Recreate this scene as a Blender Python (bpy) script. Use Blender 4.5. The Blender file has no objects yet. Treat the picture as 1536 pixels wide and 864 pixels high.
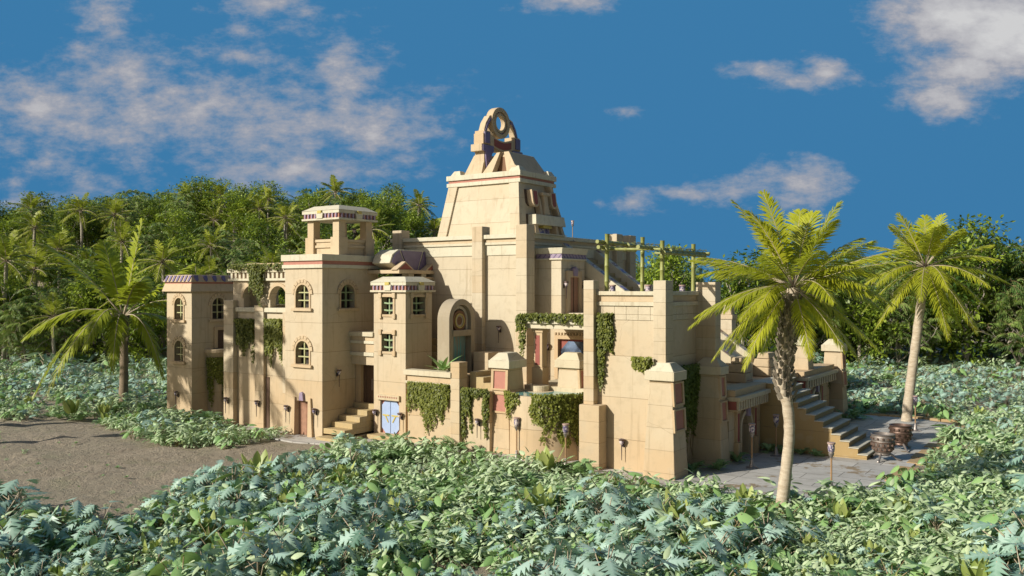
import bpy, bmesh, math, random
import numpy as np
from mathutils import Vector, Matrix, Quaternion
random.seed(7); rng = np.random.default_rng(7)
sc = bpy.context.scene
COL = sc.collection
PI = math.pi
# ------------------------------------------------------------------ palace frame: u along the front, v into depth, z up
OX, OY = 7.746, 41.143
UX, UY, VX, VY = .8216, -.5700, .5700, .8216
ANG = math.atan2(UY, UX)
def W(u, v, z=0.0): return Vector((OX + u*UX + v*VX, OY + u*UY + v*VY, z))
def UV(x, y):
    a, b = x - OX, y - OY
    return a*UX + b*UY, a*VX + b*VY
TRAVEL = Vector((.52*UX + VX, .52*UY + VY, 0)).normalized()
ELEV = math.radians(27)

# ------------------------------------------------------------------ node helpers
def new_mat(name):
    m = bpy.data.materials.new(name); m.use_nodes = True
    t = m.node_tree; t.nodes.clear()
    out = t.nodes.new('ShaderNodeOutputMaterial'); b = t.nodes.new('ShaderNodeBsdfPrincipled')
    t.links.new(b.outputs[0], out.inputs[0])
    return m, t, b, out
class G:
    def __init__(s, t): s.t = t
    def n(s, typ, ins=None, **kw):
        nd = s.t.nodes.new(typ)
        for k, v in kw.items(): setattr(nd, k, v)
        for k, v in (ins or {}).items():
            if isinstance(v, bpy.types.NodeSocket): s.t.links.new(v, nd.inputs[k])
            else: nd.inputs[k].default_value = v
        return nd
    def math(s, op, a, b=0.0, c=None, clamp=False):
        d = {0: a, 1: b}
        if c is not None: d[2] = c
        nd = s.n('ShaderNodeMath', d, operation=op); nd.use_clamp = clamp
        return nd.outputs[0]
    def mix(s, f, a, b, mode='MIX'):
        nd = s.t.nodes.new('ShaderNodeMix'); nd.data_type = 'RGBA'; nd.blend_type = mode; nd.clamp_factor = True
        for i, v in ((0, f), (6, a), (7, b)):
            if isinstance(v, bpy.types.NodeSocket): s.t.links.new(v, nd.inputs[i])
            else: nd.inputs[i].default_value = v if i == 0 else (tuple(v) + (1,))[:4]
        return nd.outputs[2]
    def noise(s, vec, scale, detail=4, rough=.55):
        return s.n('ShaderNodeTexNoise', {'Vector': vec, 'Scale': scale, 'Detail': detail, 'Roughness': rough}).outputs[0]
    def ramp(s, f, lo, hi):
        return s.n('ShaderNodeMapRange', {0: f, 1: lo, 2: hi, 3: 0.0, 4: 1.0}).outputs[0]
    def bump(s, h, strength, dist=.02, normal=None):
        d = {'Height': h, 'Strength': strength, 'Distance': dist}
        if normal is not None: d['Normal'] = normal
        return s.n('ShaderNodeBump', d).outputs[0]

def wall_mat(name, h=1.75, off=0.0, cream=(.54, .475, .355), warm=(.49, .36, .215), bias=0.0, blocks=False, groove=.012):
    m, t, b, out = new_mat(name); g = G(t)
    pos = g.n('ShaderNodeNewGeometry').outputs['Position']
    z = g.n('ShaderNodeSeparateXYZ', {0: pos}).outputs[2]
    rnd = g.n('ShaderNodeObjectInfo').outputs['Random']
    q = g.math('DIVIDE', g.math('SUBTRACT', z, off), h)
    idn = g.math('ADD', g.math('FLOOR', q), g.math('MULTIPLY', rnd, 57.0))
    wn = g.n('ShaderNodeTexWhiteNoise', {'W': idn}, noise_dimensions='1D').outputs[0]
    n1 = g.noise(pos, .35, 5, .6); n2 = g.noise(pos, 14.0, 6, .65); n3 = g.noise(pos, 2.2, 6, .6)
    base = g.n('ShaderNodeMapRange', {0: z, 1: 0.0, 2: 9.0, 3: .86 + bias, 4: .2 + bias}).outputs[0]
    tt = g.math('ADD', base, g.math('MULTIPLY', g.math('SUBTRACT', wn, .5), .62 if blocks else .4))
    tt = g.math('ADD', tt, g.math('MULTIPLY', g.math('SUBTRACT', n1, .5), .9), clamp=True)
    col = g.mix(tt, cream, warm)
    spot = g.ramp(n3, .52, .75)
    col = g.mix(g.math('MULTIPLY', spot, .34), col, (.30, .24, .15))
    # rain streaks: real stains, stretched down the wall
    sv = g.n('ShaderNodeMapping', {'Vector': pos, 'Scale': (2.6, 2.6, .16)}).outputs[0]
    st = g.ramp(g.noise(sv, 1.6, 5, .6), .56, .78)
    col = g.mix(g.math('MULTIPLY', st, .55), col, (.25, .18, .10))
    col = g.mix(g.math('MULTIPLY', n2, .16), col, (.34, .29, .2))
    pat = g.ramp(g.noise(pos, .9, 2, .5), .60, .63)
    col = g.mix(g.math('MULTIPLY', pat, .22), col, (.42, .36, .26))
    vor = g.n('ShaderNodeTexVoronoi', {'Vector': g.n('ShaderNodeMix', {0: .25, 4: pos, 5: g.n('ShaderNodeTexNoise', {'Vector': pos, 'Scale': 1.4, 'Detail': 4.0}).outputs[1]}, data_type='VECTOR').outputs[1], 'Scale': .55}, feature='DISTANCE_TO_EDGE').outputs['Distance']
    crk = g.math('MULTIPLY', g.math('SUBTRACT', 1.0, g.ramp(vor, .0, .006)), g.ramp(g.noise(pos, .4, 3), .5, .6))
    col = g.mix(g.math('MULTIPLY', crk, .5), col, (.2, .14, .08))
    f = g.math('FRACT', q)
    e = g.math('MINIMUM', f, g.math('SUBTRACT', 1.0, f))
    line = g.ramp(e, groove*.35/h, groove*1.2/h + .001)      # 0 inside the joint
    col = g.mix(g.math('MAXIMUM', line, .35), (.20, .14, .075), col)
    t.links.new(col, b.inputs['Base Color'])
    b.inputs['Roughness'].default_value = .85
    hh = g.math('ADD', g.math('MULTIPLY', line, .8), g.math('ADD', g.math('MULTIPLY', n2, .25), g.math('MULTIPLY', n3, .35)))
    t.links.new(g.bump(hh, .55, .025), b.inputs['Normal'])
    return m
def plain_mat(name, col, rough=.7, var=.25, scale=3.0, metal=0.0, bump=.25, col2=None, spec=None, stretch=None):
    m, t, b, out = new_mat(name); g = G(t)
    pos = g.n('ShaderNodeNewGeometry').outputs['Position']
    if stretch: pos = g.n('ShaderNodeMapping', {'Vector': pos, 'Scale': stretch}).outputs[0]
    n = g.noise(pos, scale, 6, .6); n2 = g.noise(pos, scale*7, 4, .6)
    dark = col2 or tuple(c*.55 for c in col)
    f = g.math('MULTIPLY', g.ramp(n, .3, .75), var*2, clamp=True)
    c = g.mix(f, col, dark); c = g.mix(g.math('MULTIPLY', n2, var*.6), c, dark)
    t.links.new(c, b.inputs['Base Color'])
    b.inputs['Roughness'].default_value = rough; b.inputs['Metallic'].default_value = metal
    if spec is not None: b.inputs['Specular IOR Level'].default_value = spec
    t.links.new(g.bump(n2, bump, .02), b.inputs['Normal'])
    return m
def leaf_mat(name, a, c, trans=.3, rough=.45, spec=.4, sheen=0.0, attr=True, hue=.0):
    m, t, b, out = new_mat(name); g = G(t)
    r = g.n('ShaderNodeObjectInfo').outputs['Random']
    if attr:
        at = g.n('ShaderNodeAttribute', attribute_name='tint').outputs['Fac']
        f = g.math('ADD', g.math('MULTIPLY', r, .35), g.math('MULTIPLY', at, .75), clamp=True)
    else: f = r
    pos = g.n('ShaderNodeNewGeometry').outputs['Position']
    f = g.math('ADD', f, g.math('MULTIPLY', g.math('SUBTRACT', g.noise(pos, .8, 3), .5), .5), clamp=True)
    col = g.mix(f, a, c)
    t.links.new(col, b.inputs['Base Color']); b.inputs['Roughness'].default_value = rough
    b.inputs['Specular IOR Level'].default_value = spec
    tr = g.n('ShaderNodeBsdfTranslucent', {'Color': g.mix(.5, col, (.30, .36, .03), 'MIX')})
    mx = g.n('ShaderNodeMixShader', {0: trans, 1: b.outputs[0], 2: tr.outputs[0]})
    t.links.new(mx.outputs[0], out.inputs[0])
    return m

M = {}
M['wall'] = wall_mat('plaster wall', 2.05, 1.55)
M['wall_b'] = wall_mat('plaster wall narrow courses', 1.75, 1.65)
M['block'] = wall_mat('stacked blocks', .62, .25, blocks=True, bias=.1, groove=.007)
M['block_big'] = wall_mat('large stacked blocks', 1.05, .3, blocks=True, bias=.08, groove=.008)
M['trim'] = wall_mat('smooth trim stone', 40.0, -13.0, cream=(.58, .55, .43), warm=(.50, .39, .24), bias=-.12)
M['trim2'] = wall_mat('tan trim stone', 40.0, -17.0, cream=(.54, .44, .30), warm=(.49, .34, .19), bias=.10)
M['niche'] = wall_mat('grey brown niche stone', 40.0, -19.0, cream=(.34, .295, .22), warm=(.31, .25, .17))
M['temple'] = wall_mat('pale temple plaster', 1.62, .45, cream=(.55, .49, .37), warm=(.50, .395, .26), bias=.14)
M['pink'] = plain_mat('salmon paint', (.44, .19, .14), .75, .18, 4)
M['red'] = plain_mat('dull red paint', (.30, .085, .065), .75, .2, 4)
M['purple'] = plain_mat('purple glaze', (.175, .135, .25), .45, .25, 3)
M['lilac'] = plain_mat('lilac glaze', (.31, .24, .34), .5, .2, 6)
M['gold'] = plain_mat('ochre gilding', (.52, .42, .10), .5, .2, 6)
M['bar'] = plain_mat('olive green lattice paint', (.44, .44, .22), .6, .2, 9)
M['green_bar'] = plain_mat('green lattice paint', (.27, .37, .20), .6, .2, 9)
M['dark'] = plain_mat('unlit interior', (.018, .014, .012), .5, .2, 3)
M['wood'] = plain_mat('reddish planks', (.36, .19, .12), .7, .3, 5)
M['wood_and_shade'] = plain_mat('dark planks and gate shade', (.10, .055, .03), .7, .3, 5)
M['wood_recess'] = plain_mat('dark brown recess paint', (.20, .105, .055), .8, .25, 4)
M['shadow_paint'] = plain_mat('dark umber painted shade', (.085, .055, .035), .8, .2, 4)
M['blue_door'] = plain_mat('pale blue door paint', (.34, .44, .66), .55, .15, 4)
M['bronze'] = plain_mat('aged bronze', (.17, .11, .085), .45, .35, 14, .55)
M['silver'] = plain_mat('worn pewter', (.36, .32, .30), .42, .4, 20, .6)
M['pewter'] = plain_mat('grey bronze', (.26, .225, .20), .5, .4, 16, .45)
M['iron'] = plain_mat('dark iron', (.07, .05, .055), .5, .3, 14, .4)
M['pole'] = plain_mat('tan torch pole', (.36, .22, .11), .6, .3, 8)
M['bamboo'] = plain_mat('green bamboo', (.27, .29, .085), .45, .25, 5, col2=(.22, .22, .06))
M['thatch'] = plain_mat('dry leaf thatch', (.10, .11, .03), .8, .5, 8)
M['bark'] = plain_mat('grey bark', (.44, .39, .32), .9, .5, 5, bump=.7)
M['bark_pale'] = plain_mat('pale smooth palm bark', (.60, .53, .42), .9, .42, 3, bump=.9, col2=(.28, .20, .12), stretch=(1, 1, 3.5))
M['bark_ring'] = plain_mat('brown ringed palm bark', (.33, .25, .17), .9, .6, 4, bump=1.0, stretch=(1, 1, 5))
M['bark_boot'] = plain_mat('dead frond bases', (.25, .21, .16), .9, .5, 6, bump=.7)
M['stalk'] = plain_mat('pinkish frond stalk', (.46, .38, .27), .6, .3, 5)
M['rib'] = plain_mat('brown frond rib', (.34, .26, .13), .6, .3, 5)
M['palm'] = leaf_mat('palm leaf', (.32, .37, .02), (.58, .58, .05), .48, .4, .4)
M['palm_left'] = leaf_mat('broad palm leaf', (.20, .27, .02), (.42, .46, .03), .42, .38, .45)
M['jpalm'] = leaf_mat('jungle palm leaf', (.13, .19, .02), (.45, .49, .07), .35, .45, .3)
M['tree_a'] = leaf_mat('dark jungle leaf', (.032, .08, .014), (.37, .48, .05), .3, .42, .35)
M['tree_b'] = leaf_mat('drooping jungle leaf', (.05, .12, .035), (.34, .46, .12), .3, .42, .35)
M['ivy'] = leaf_mat('ivy leaf', (.045, .065, .012), (.24, .26, .045), .25, .5, .3)
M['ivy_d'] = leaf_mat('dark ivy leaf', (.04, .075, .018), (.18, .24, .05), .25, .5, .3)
M['philo'] = leaf_mat('blue green leaf', (.08, .21, .14), (.42, .58, .49), .18, .42, .35)
M['light'] = leaf_mat('variegated cream leaf', (.13, .28, .09), (.57, .68, .42), .2, .45, .4)
M['paddle'] = leaf_mat('yellow green paddle leaf', (.17, .26, .05), (.42, .48, .16), .25, .42, .4)
M['fern'] = leaf_mat('fern leaf', (.08, .22, .07), (.44, .62, .30), .25, .45, .35)
M['ear'] = leaf_mat('bright green leaf', (.12, .28, .09), (.30, .48, .18), .25, .4, .45)

def mosaic_mat(name, cols, scale):
    m, t, b, out = new_mat(name); g = G(t)
    pos = g.n('ShaderNodeNewGeometry').outputs['Position']
    v = g.n('ShaderNodeTexVoronoi', {'Vector': pos, 'Scale': scale})
    w = g.n('ShaderNodeSeparateColor', {0: v.outputs['Color']}).outputs[0]
    c = g.mix(g.ramp(w, .3, .5), cols[0], cols[1]); c = g.mix(g.ramp(w, .68, .8), c, cols[2])
    t.links.new(c, b.inputs['Base Color']); b.inputs['Roughness'].default_value = .5
    return m
M['mosaic'] = mosaic_mat('violet mosaic', ((.10, .09, .22), (.32, .27, .45), (.5, .45, .42)), 9)
M['mosaic_red'] = mosaic_mat('rust mosaic', ((.22, .10, .08), (.36, .2, .15), (.5, .42, .36)), 9)
M['cup'] = mosaic_mat('violet and white torch glaze', ((.10, .085, .17), (.42, .36, .42), (.62, .54, .5)), 14)
def water_mat():
    m, t, b, out = new_mat('pool water'); g = G(t)
    pos = g.n('ShaderNodeNewGeometry').outputs['Position']
    t.links.new(g.mix(g.noise(pos, 1.5), (.10, .30, .30), (.18, .42, .40)), b.inputs['Base Color'])
    b.inputs['Roughness'].default_value = .08
    t.links.new(g.bump(g.noise(pos, 5, 3), .12, .03), b.inputs['Normal']); return m
M['water'] = water_mat()
def fall_mat():
    m, t, b, out = new_mat('teal stained fountain panel'); g = G(t)
    pos = g.n('ShaderNodeNewGeometry').outputs['Position']
    mp = g.n('ShaderNodeMapping', {'Vector': pos, 'Scale': (17, 17, .5)}).outputs[0]
    n = g.noise(mp, 1.0, 6, .65)
    c = g.mix(g.ramp(n, .42, .58), (.20, .16, .11), (.03, .26, .30)); c = g.mix(g.ramp(n, .6, .7), c, (.12, .42, .45))
    t.links.new(c, b.inputs['Base Color']); b.inputs['Roughness'].default_value = .3; return m
M['fall'] = fall_mat()
def glass_mat():
    m, t, b, out = new_mat('blue grey alcove glass'); g = G(t)
    pos = g.n('ShaderNodeNewGeometry').outputs['Position']
    t.links.new(g.mix(g.ramp(g.noise(pos, 1.1), .4, .62), (.015, .02, .035), (.16, .22, .33)), b.inputs['Base Color'])
    b.inputs['Roughness'].default_value = .15; return m
M['glass'] = glass_mat()
def ground_mat():
    m, t, b, out = new_mat('trodden earth'); g = G(t)
    pos = g.n('ShaderNodeNewGeometry').outputs['Position']
    n1 = g.noise(pos, .22, 6, .62); n2 = g.noise(pos, 1.6, 8, .68); n3 = g.noise(pos, 11, 6, .7)
    c = g.mix(g.ramp(n1, .35, .68), (.37, .305, .225), (.30, .26, .185))
    c = g.mix(g.math('MULTIPLY', g.ramp(n2, .45, .72), .75), c, (.20, .16, .115))
    c = g.mix(g.math('MULTIPLY', g.ramp(g.noise(pos, .5, 5), .55, .72), .6), c, (.21, .215, .12))
    c = g.mix(g.math('MULTIPLY', n3, .35), c, (.30, .25, .19))
    t.links.new(c, b.inputs['Base Color']); b.inputs['Roughness'].default_value = .95
    h = g.math('ADD', g.math('MULTIPLY', n2, 1.0), g.math('MULTIPLY', n3, .35))
    t.links.new(g.bump(h, 1.0, .3), b.inputs['Normal']); return m
M['ground'] = ground_mat()
def paving_mat():
    m, t, b, out = new_mat('grey flagstones'); g = G(t)
    pos = g.n('ShaderNodeNewGeometry').outputs['Position']
    mp = g.n('ShaderNodeMapping', {'Vector': pos, 'Rotation': (0, 0, -ANG)}).outputs[0]
    wob = g.n('ShaderNodeTexNoise', {'Vector': pos, 'Scale': .5, 'Detail': 2.0}).outputs[1]
    mp = g.n('ShaderNodeMix', {0: .07, 4: mp, 5: wob}, data_type='VECTOR').outputs[1]
    br = g.n('ShaderNodeTexBrick', {'Vector': mp, 'Color1': (.0, .0, .0, 1), 'Color2': (1, 1, 1, 1), 'Mortar': (.5, .5, .5, 1), 'Scale': 1.0,
             'Mortar Size': .014, 'Mortar Smooth': .25, 'Bias': 0.0, 'Brick Width': 2.3, 'Row Height': 1.25}, offset=.42, squash=1.35, squash_frequency=3)
    n = g.noise(pos, 1.1, 6, .65); n2 = g.noise(pos, 16, 5, .65)
    per = g.n('ShaderNodeSeparateColor', {0: br.outputs[0]}).outputs[0]
    c = g.mix(per, (.40, .385, .365), (.53, .51, .48))
    c = g.mix(g.math('MULTIPLY', g.ramp(n, .45, .75), .5), c, (.20, .185, .155))
    lost = g.ramp(g.math('ADD', n, g.math('MULTIPLY', g.noise(pos, .33, 3), .9)), 1.06, 1.12)
    c = g.mix(g.math('MULTIPLY', lost, .9), c, (.26, .185, .10))
    c = g.mix(g.math('MULTIPLY', n2, .25), c, (.17, .165, .15))
    c = g.mix(br.outputs[1], c, (.06, .052, .04))
    t.links.new(c, b.inputs['Base Color']); b.inputs['Roughness'].default_value = .8
    h = g.math('SUBTRACT', g.math('MULTIPLY', n2, .25), g.math('MULTIPLY', br.outputs[1], 1.0))
    t.links.new(g.bump(h, .6, .03), b.inputs['Normal']); return m
M['paving'] = paving_mat()
M['kerb'] = wall_mat('sandy kerb blocks', 30, -11, cream=(.40, .29, .16), warm=(.40, .27, .13))
M['step'] = wall_mat('stair stone', 50, -20, cream=(.44, .36, .20), warm=(.42, .31, .15))
M['flank'] = wall_mat('brown stair flank', 1.2, .1, cream=(.37, .26, .12), warm=(.36, .245, .10))
M['rim_clay'] = plain_mat('pale clay rim', (.40, .28, .24), .7, .2, 8)
M['tread'] = plain_mat('grey stair treads', (.50, .47, .38), .8, .2, 3)

# ------------------------------------------------------------------ mesh builder (palace coordinates)
def mapF(v0): return lambda a, z, c: (a, v0 - c, z)         # on a front face
def mapR(u0): return lambda a, z, c: (u0 + c, a, z)         # on a right-hand face
class MB:
    def __init__(s): s.v = []; s.f = []
    def add(s, vs, fs):
        k = len(s.v); s.v += [tuple(p) for p in vs]; s.f += [tuple(i + k for i in f) for f in fs]; return s
    def box(s, u0, u1, v0, v1, z0, z1): return s.frust((u0, u1, v0, v1, z0), (u0, u1, v0, v1, z1))
    def frust(s, a, b):
        vs = [(a[0], a[2], a[4]), (a[1], a[2], a[4]), (a[1], a[3], a[4]), (a[0], a[3], a[4]),
              (b[0], b[2], b[4]), (b[1], b[2], b[4]), (b[1], b[3], b[4]), (b[0], b[3], b[4])]
        return s.add(vs, [(0, 3, 2, 1), (4, 5, 6, 7), (0, 1, 5, 4), (1, 2, 6, 5), (2, 3, 7, 6), (3, 0, 4, 7)])
    def prism(s, pts, c0, c1, m):
        n = len(pts)
        vs = [m(a, z, c0) for a, z in pts] + [m(a, z, c1) for a, z in pts]
        return s.add(vs, [tuple(range(n)), tuple(range(2*n - 1, n - 1, -1))] + [(i, (i + 1) % n, n + (i + 1) % n, n + i) for i in range(n)])
    def ring(s, o, i_, c0, c1, m, closed=True):
        n = len(o); vs = []
        for c in (c0, c1): vs += [m(a, z, c) for a, z in o] + [m(a, z, c) for a, z in i_]
        fs = []
        for k in range(n if closed else n - 1):
            j = (k + 1) % n
            fs += [(k, j, n + j, n + k), (2*n + k, 3*n + k, 3*n + j, 2*n + j), (k, 2*n + k, 2*n + j, j), (n + k, n + j, 3*n + j, 3*n + k)]
        if not closed:
            for k in (0, n - 1): fs.append((k, n + k, 3*n + k, 2*n + k))
        return s.add(vs, fs)
    def cyl(s, u, v, z0, z1, r0, r1=None, n=16, a0=0, a1=2*PI):
        r1 = r0 if r1 is None else r1
        vs = [(u + r0*math.cos(a0 + (a1-a0)*i/n), v + r0*math.sin(a0 + (a1-a0)*i/n), z0) for i in range(n)] + \
             [(u + r1*math.cos(a0 + (a1-a0)*i/n), v + r1*math.sin(a0 + (a1-a0)*i/n), z1) for i in range(n)]
        return s.add(vs, [tuple(range(n - 1, -1, -1)), tuple(range(n, 2*n))] + [(i, (i+1) % n, n + (i+1) % n, n + i) for i in range(n)])
    def lathe(s, u, v, prof, n=20):
        vs = []; fs = []
        for r, z in prof: vs += [(u + r*math.cos(2*PI*i/n), v + r*math.sin(2*PI*i/n), z) for i in range(n)]
        for k in range(len(prof) - 1):
            fs += [(k*n + i, k*n + (i+1) % n, (k+1)*n + (i+1) % n, (k+1)*n + i) for i in range(n)]
        fs += [tuple(range(n - 1, -1, -1)), tuple((len(prof)-1)*n + i for i in range(n))]
        return s.add(vs, fs)
    def tube(s, pts, rad, n=8):
        pts = [Vector(p) for p in pts]; vs = []; fs = []
        if not hasattr(rad, '__len__'): rad = [rad]*len(pts)
        for k, p in enumerate(pts):
            d = (pts[min(k+1, len(pts)-1)] - pts[max(k-1, 0)]).normalized()
            a = d.orthogonal().normalized() if abs(d.z) > .95 else d.cross(Vector((0, 0, 1))).normalized()
            if abs(d.z) > .95: a = Vector((1, 0, 0)) - d*d.x; a.normalize()
            b = d.cross(a)
            vs += [tuple(p + (a*math.cos(2*PI*i/n) + b*math.sin(2*PI*i/n))*rad[k]) for i in range(n)]
        for k in range(len(pts) - 1):
            fs += [(k*n + i, k*n + (i+1) % n, (k+1)*n + (i+1) % n, (k+1)*n + i) for i in range(n)]
        fs += [tuple(range(n - 1, -1, -1)), tuple((len(pts)-1)*n + i for i in range(n))]
        return s.add(vs, fs)
    def build(s, name, mat, root=None, bevel=0.0, smooth=False, world=False):
        o3 = Vector(root.get('org', (0, 0, 0))) if root is not None else Vector((0, 0, 0))
        me = bpy.data.meshes.new(name)
        bm = bmesh.new()
        vs = [bm.verts.new(Vector(p) - o3 if (root is not None or world) else W(*p)) for p in s.v]
        for f in s.f:
            try: bm.faces.new([vs[i] for i in f])
            except ValueError: pass
        bmesh.ops.recalc_face_normals(bm, faces=bm.faces)
        if smooth:
            for f in bm.faces: f.smooth = len(f.verts) <= 4
        bm.to_mesh(me); bm.free()
        o = bpy.data.objects.new(name, me); COL.objects.link(o)
        me.materials.append(M[mat] if isinstance(mat, str) else mat)
        if root is not None:
            o.parent = root; o['org'] = tuple(o3)
        if smooth and hasattr(me, 'set_sharp_from_angle'): me.set_sharp_from_angle(angle=math.radians(40))
        if bevel:
            b = o.modifiers.new('edge', 'BEVEL'); b.width = bevel; b.segments = 2; b.limit_method = 'ANGLE'; b.angle_limit = math.radians(30)
        return o
def tag(o, label, cat, group=None, kind=None):
    o['label'] = label; o['category'] = cat
    if group: o['group'] = group
    if kind: o['kind'] = kind
    return o
def thing(name, label, cat, u, v, z=0.0, group=None):
    o = bpy.data.objects.new(name, None); COL.objects.link(o); o.empty_display_size = .3
    o.location = W(u, v, z); o.rotation_euler = (0, 0, ANG); o['org'] = (u, v, z)
    return tag(o, label, cat, group)
def cut(o, mb):
    c = mb.build('cutter', 'dark', o.parent)
    bo = o.modifiers.new('openings', 'BOOLEAN'); bo.object = c; bo.operation = 'DIFFERENCE'; bo.solver = 'EXACT'
    bpy.context.view_layer.update()
    dg = bpy.context.evaluated_depsgraph_get()
    me = bpy.data.meshes.new_from_object(o.evaluated_get(dg))
    old = o.data; o.modifiers.clear(); o.data = me; bpy.data.meshes.remove(old)
    cm = c.data; bpy.data.objects.remove(c); bpy.data.meshes.remove(cm)
def bev(o, w=.02):
    b = o.modifiers.new('edge', 'BEVEL'); b.width = w; b.segments = 2; b.limit_method = 'ANGLE'; b.angle_limit = math.radians(30)
def arch_pts(a0, a1, z0, z1, n=12, flat=False):
    if flat: return [(a0, z0), (a1, z0), (a1, z1), (a0, z1)]
    r = (a1 - a0)/2; c = (a0 + a1)/2; zs = z1 - r
    return [(a0, z0), (a1, z0)] + [(c + r*math.cos(PI*i/n), zs + r*math.sin(PI*i/n)) for i in range(n + 1)]
def arched_window(root, cuts, m, a0, a1, z0, z1, bar='bar'):
    cuts.prism(arch_pts(a0, a1, z0, z1), -.5, .2, m)
    o = arch_pts(a0 - .13, a1 + .13, z0 - .02, z1 + .13); i_ = arch_pts(a0, a1, z0 + .0, z1)
    w = MB().ring(o, i_, -.12, .05, m).build('window', 'trim2', root, .012)
    r = (a1 - a0)/2; c = (a0 + a1)/2; zs = z1 - r
    hb = MB()
    for k in range(9):                                      # voussoirs standing proud round the head
        t0, t1 = PI*(k + .06)/9, PI*(k + .94)/9
        ra, rb = r + .135, r + .33
        hb.prism([(c + q*math.cos(t), zs + q*math.sin(t)) for q, t in ((ra, t0), (rb, t0), (rb, t1), (ra, t1))], -.05, .075, m)
    hb.build('arch_stones', 'trim2', w, .012)
    MB().prism([(a0 - .3, z0 - .2), (a1 + .3, z0 - .2), (a1 + .3, z0 - .025), (a0 - .3, z0 - .025)], -.05, .17, m).build('window_sill', 'trim2', w, .015)
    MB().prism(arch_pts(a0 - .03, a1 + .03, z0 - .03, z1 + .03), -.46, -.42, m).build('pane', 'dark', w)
    b = MB(); h = z1 - z0
    b.prism([(c - .04, z0), (c + .04, z0), (c + .04, z1), (c - .04, z1)], -.22, -.13, m)
    for q in (.32, .66): b.prism([(a0, z0 + h*q - .035), (a1, z0 + h*q - .035), (a1, z0 + h*q + .035), (a0, z0 + h*q + .035)], -.20, -.11, m)
    b.build('lattice_bars', bar, w)
def square_window(root, cuts, m, a0, a1, z0, z1):
    cuts.prism(arch_pts(a0, a1, z0, z1, flat=True), -.5, .2, m)
    o = arch_pts(a0 - .14, a1 + .14, z0 - .14, z1 + .14, flat=True); i_ = arch_pts(a0, a1, z0, z1, flat=True)
    w = MB().ring(o, i_, -.12, .06, m).build('window', 'trim2', root, .012)
    cb = MB()
    for a in (a0 - .1, a1 + .1):
        for z in (z0 - .1, z1 + .1): cb.prism([(a-.12, z-.15), (a+.12, z-.15), (a+.12, z+.15), (a-.12, z+.15)], -.05, .13, m)
    cb.build('corner_blocks', 'trim2', w, .012)
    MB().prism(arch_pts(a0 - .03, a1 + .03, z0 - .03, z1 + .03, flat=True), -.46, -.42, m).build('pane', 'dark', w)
    b = MB(); c = (a0 + a1)/2; h = z1 - z0
    b.prism([(c - .035, z0), (c + .035, z0), (c + .035, z1), (c - .035, z1)], -.22, -.14, m)
    for q in (.27, .68):
        zz = z0 + h*q; top = []; bot = []
        for k in range(9):
            a = a0 + (a1 - a0)*k/8; y = zz - .05*math.sin(PI*k/8)
            top.append((a, y + .045)); bot.append((a, y - .045))
        b.prism(bot + top[::-1], -.2, -.1, m)
    b.build('lattice_bars', 'green_bar', w)
def teeth(mb, m, a0, a1, z0, z1, n, c0, c1, fill=.55, taper=1.0):
    w = (a1 - a0)/n
    for k in range(n):
        c = a0 + w*(k + .5); h = w*fill/2
        mb.prism([(c - h*taper, z0), (c + h*taper, z0), (c + h, z1), (c - h, z1)], c0, c1, m)
    return mb
def around(mb, u0, u1, v0, v1, z0, z1, e=0.0): return mb.box(u0 - e, u1 + e, v0 - e, v1 + e, z0, z1)
exec_parts = []
# ================================================================== THE PALACE
# ---- octagonal-looking corner tower at the far left
t = thing('corner_tower', 'far corner tower with a tiled slanting rim, leftmost of the palace towers', 'tower', -37.2, 1.0)
cuts = MB()
w = MB().box(-38.7, -35.8, -1.0, 4.2, 0, 8.75).build('wall', 'wall_b', t)
arched_window(t, cuts, mapF(-1.0), -37.75, -36.75, 6.78, 8.3)
arched_window(t, cuts, mapF(-1.0), -37.75, -36.75, 3.86, 5.3)
arched_window(t, cuts, mapR(-35.8), .66, 1.75, 6.8, 8.3)
cut(w, cuts); bev(w)
MB().frust((-38.95, -35.55, -1.25, 4.45, 8.75), (-38.8, -35.7, -1.1, 4.3, 9.3)).build('cornice', 'trim2', t, .02)
MB().box(-38.78, -35.72, -1.08, 4.28, 9.3, 9.42).build('painted_band', 'pink', t)
rim = MB().frust((-38.9, -35.6, -1.2, 4.4, 9.42), (-38.65, -35.85, -.95, 4.15, 9.92)).build('rim', 'trim2', t, .02)
for k in range(7):
    a = -38.65 + .44*k; MB().prism([(a, 9.5), (a + .1, 9.44), (a + .2, 9.5), (a + .22, 9.88), (a - .02, 9.88)], -.02, .06, lambda a, z, c: (a, -1.2 + (z - 9.42)*.5 - c, z)).build('glazed_scale', 'purple', rim)
for k in range(7):
    a = -.7 + .75*k; MB().prism([(a - .13, 9.55), (a, 9.45), (a + .13, 9.55), (a + .17, 9.88), (a - .17, 9.88)], -.02, .06, lambda a, z, c: (-35.6 - (z - 9.42)*.5 + c, a, z)).build('glazed_scale', 'purple', rim)
d = MB().prism([(1.05, 4.72), (2.0, 4.72), (2.0, 6.0), (1.05, 6.0)], -.05, .06, mapR(-35.8)).build('door', 'wood_and_shade', t)
MB().ring([(.8, 4.72), (2.25, 4.72), (2.25, 6.25), (.8, 6.25)], [(1.05, 4.72), (2.0, 4.72), (2.0, 6.0), (1.05, 6.0)], -.05, .14, mapR(-35.8)).build('door_frame', 'trim2', d, .015)
b = MB().cyl(-35.75, 1.0, 4.42, 4.68, 1.0, n=28).build('balcony', 'trim2', t, .02)
bs = MB().cyl(-35.75, 1.0, 4.1, 4.42, .72, .9, n=28); bs.cyl(-35.75, 1.0, 0, 4.1, .66, .7, n=28)
bs.build('round_pier', 'wall_b', t, 0, True)

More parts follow.
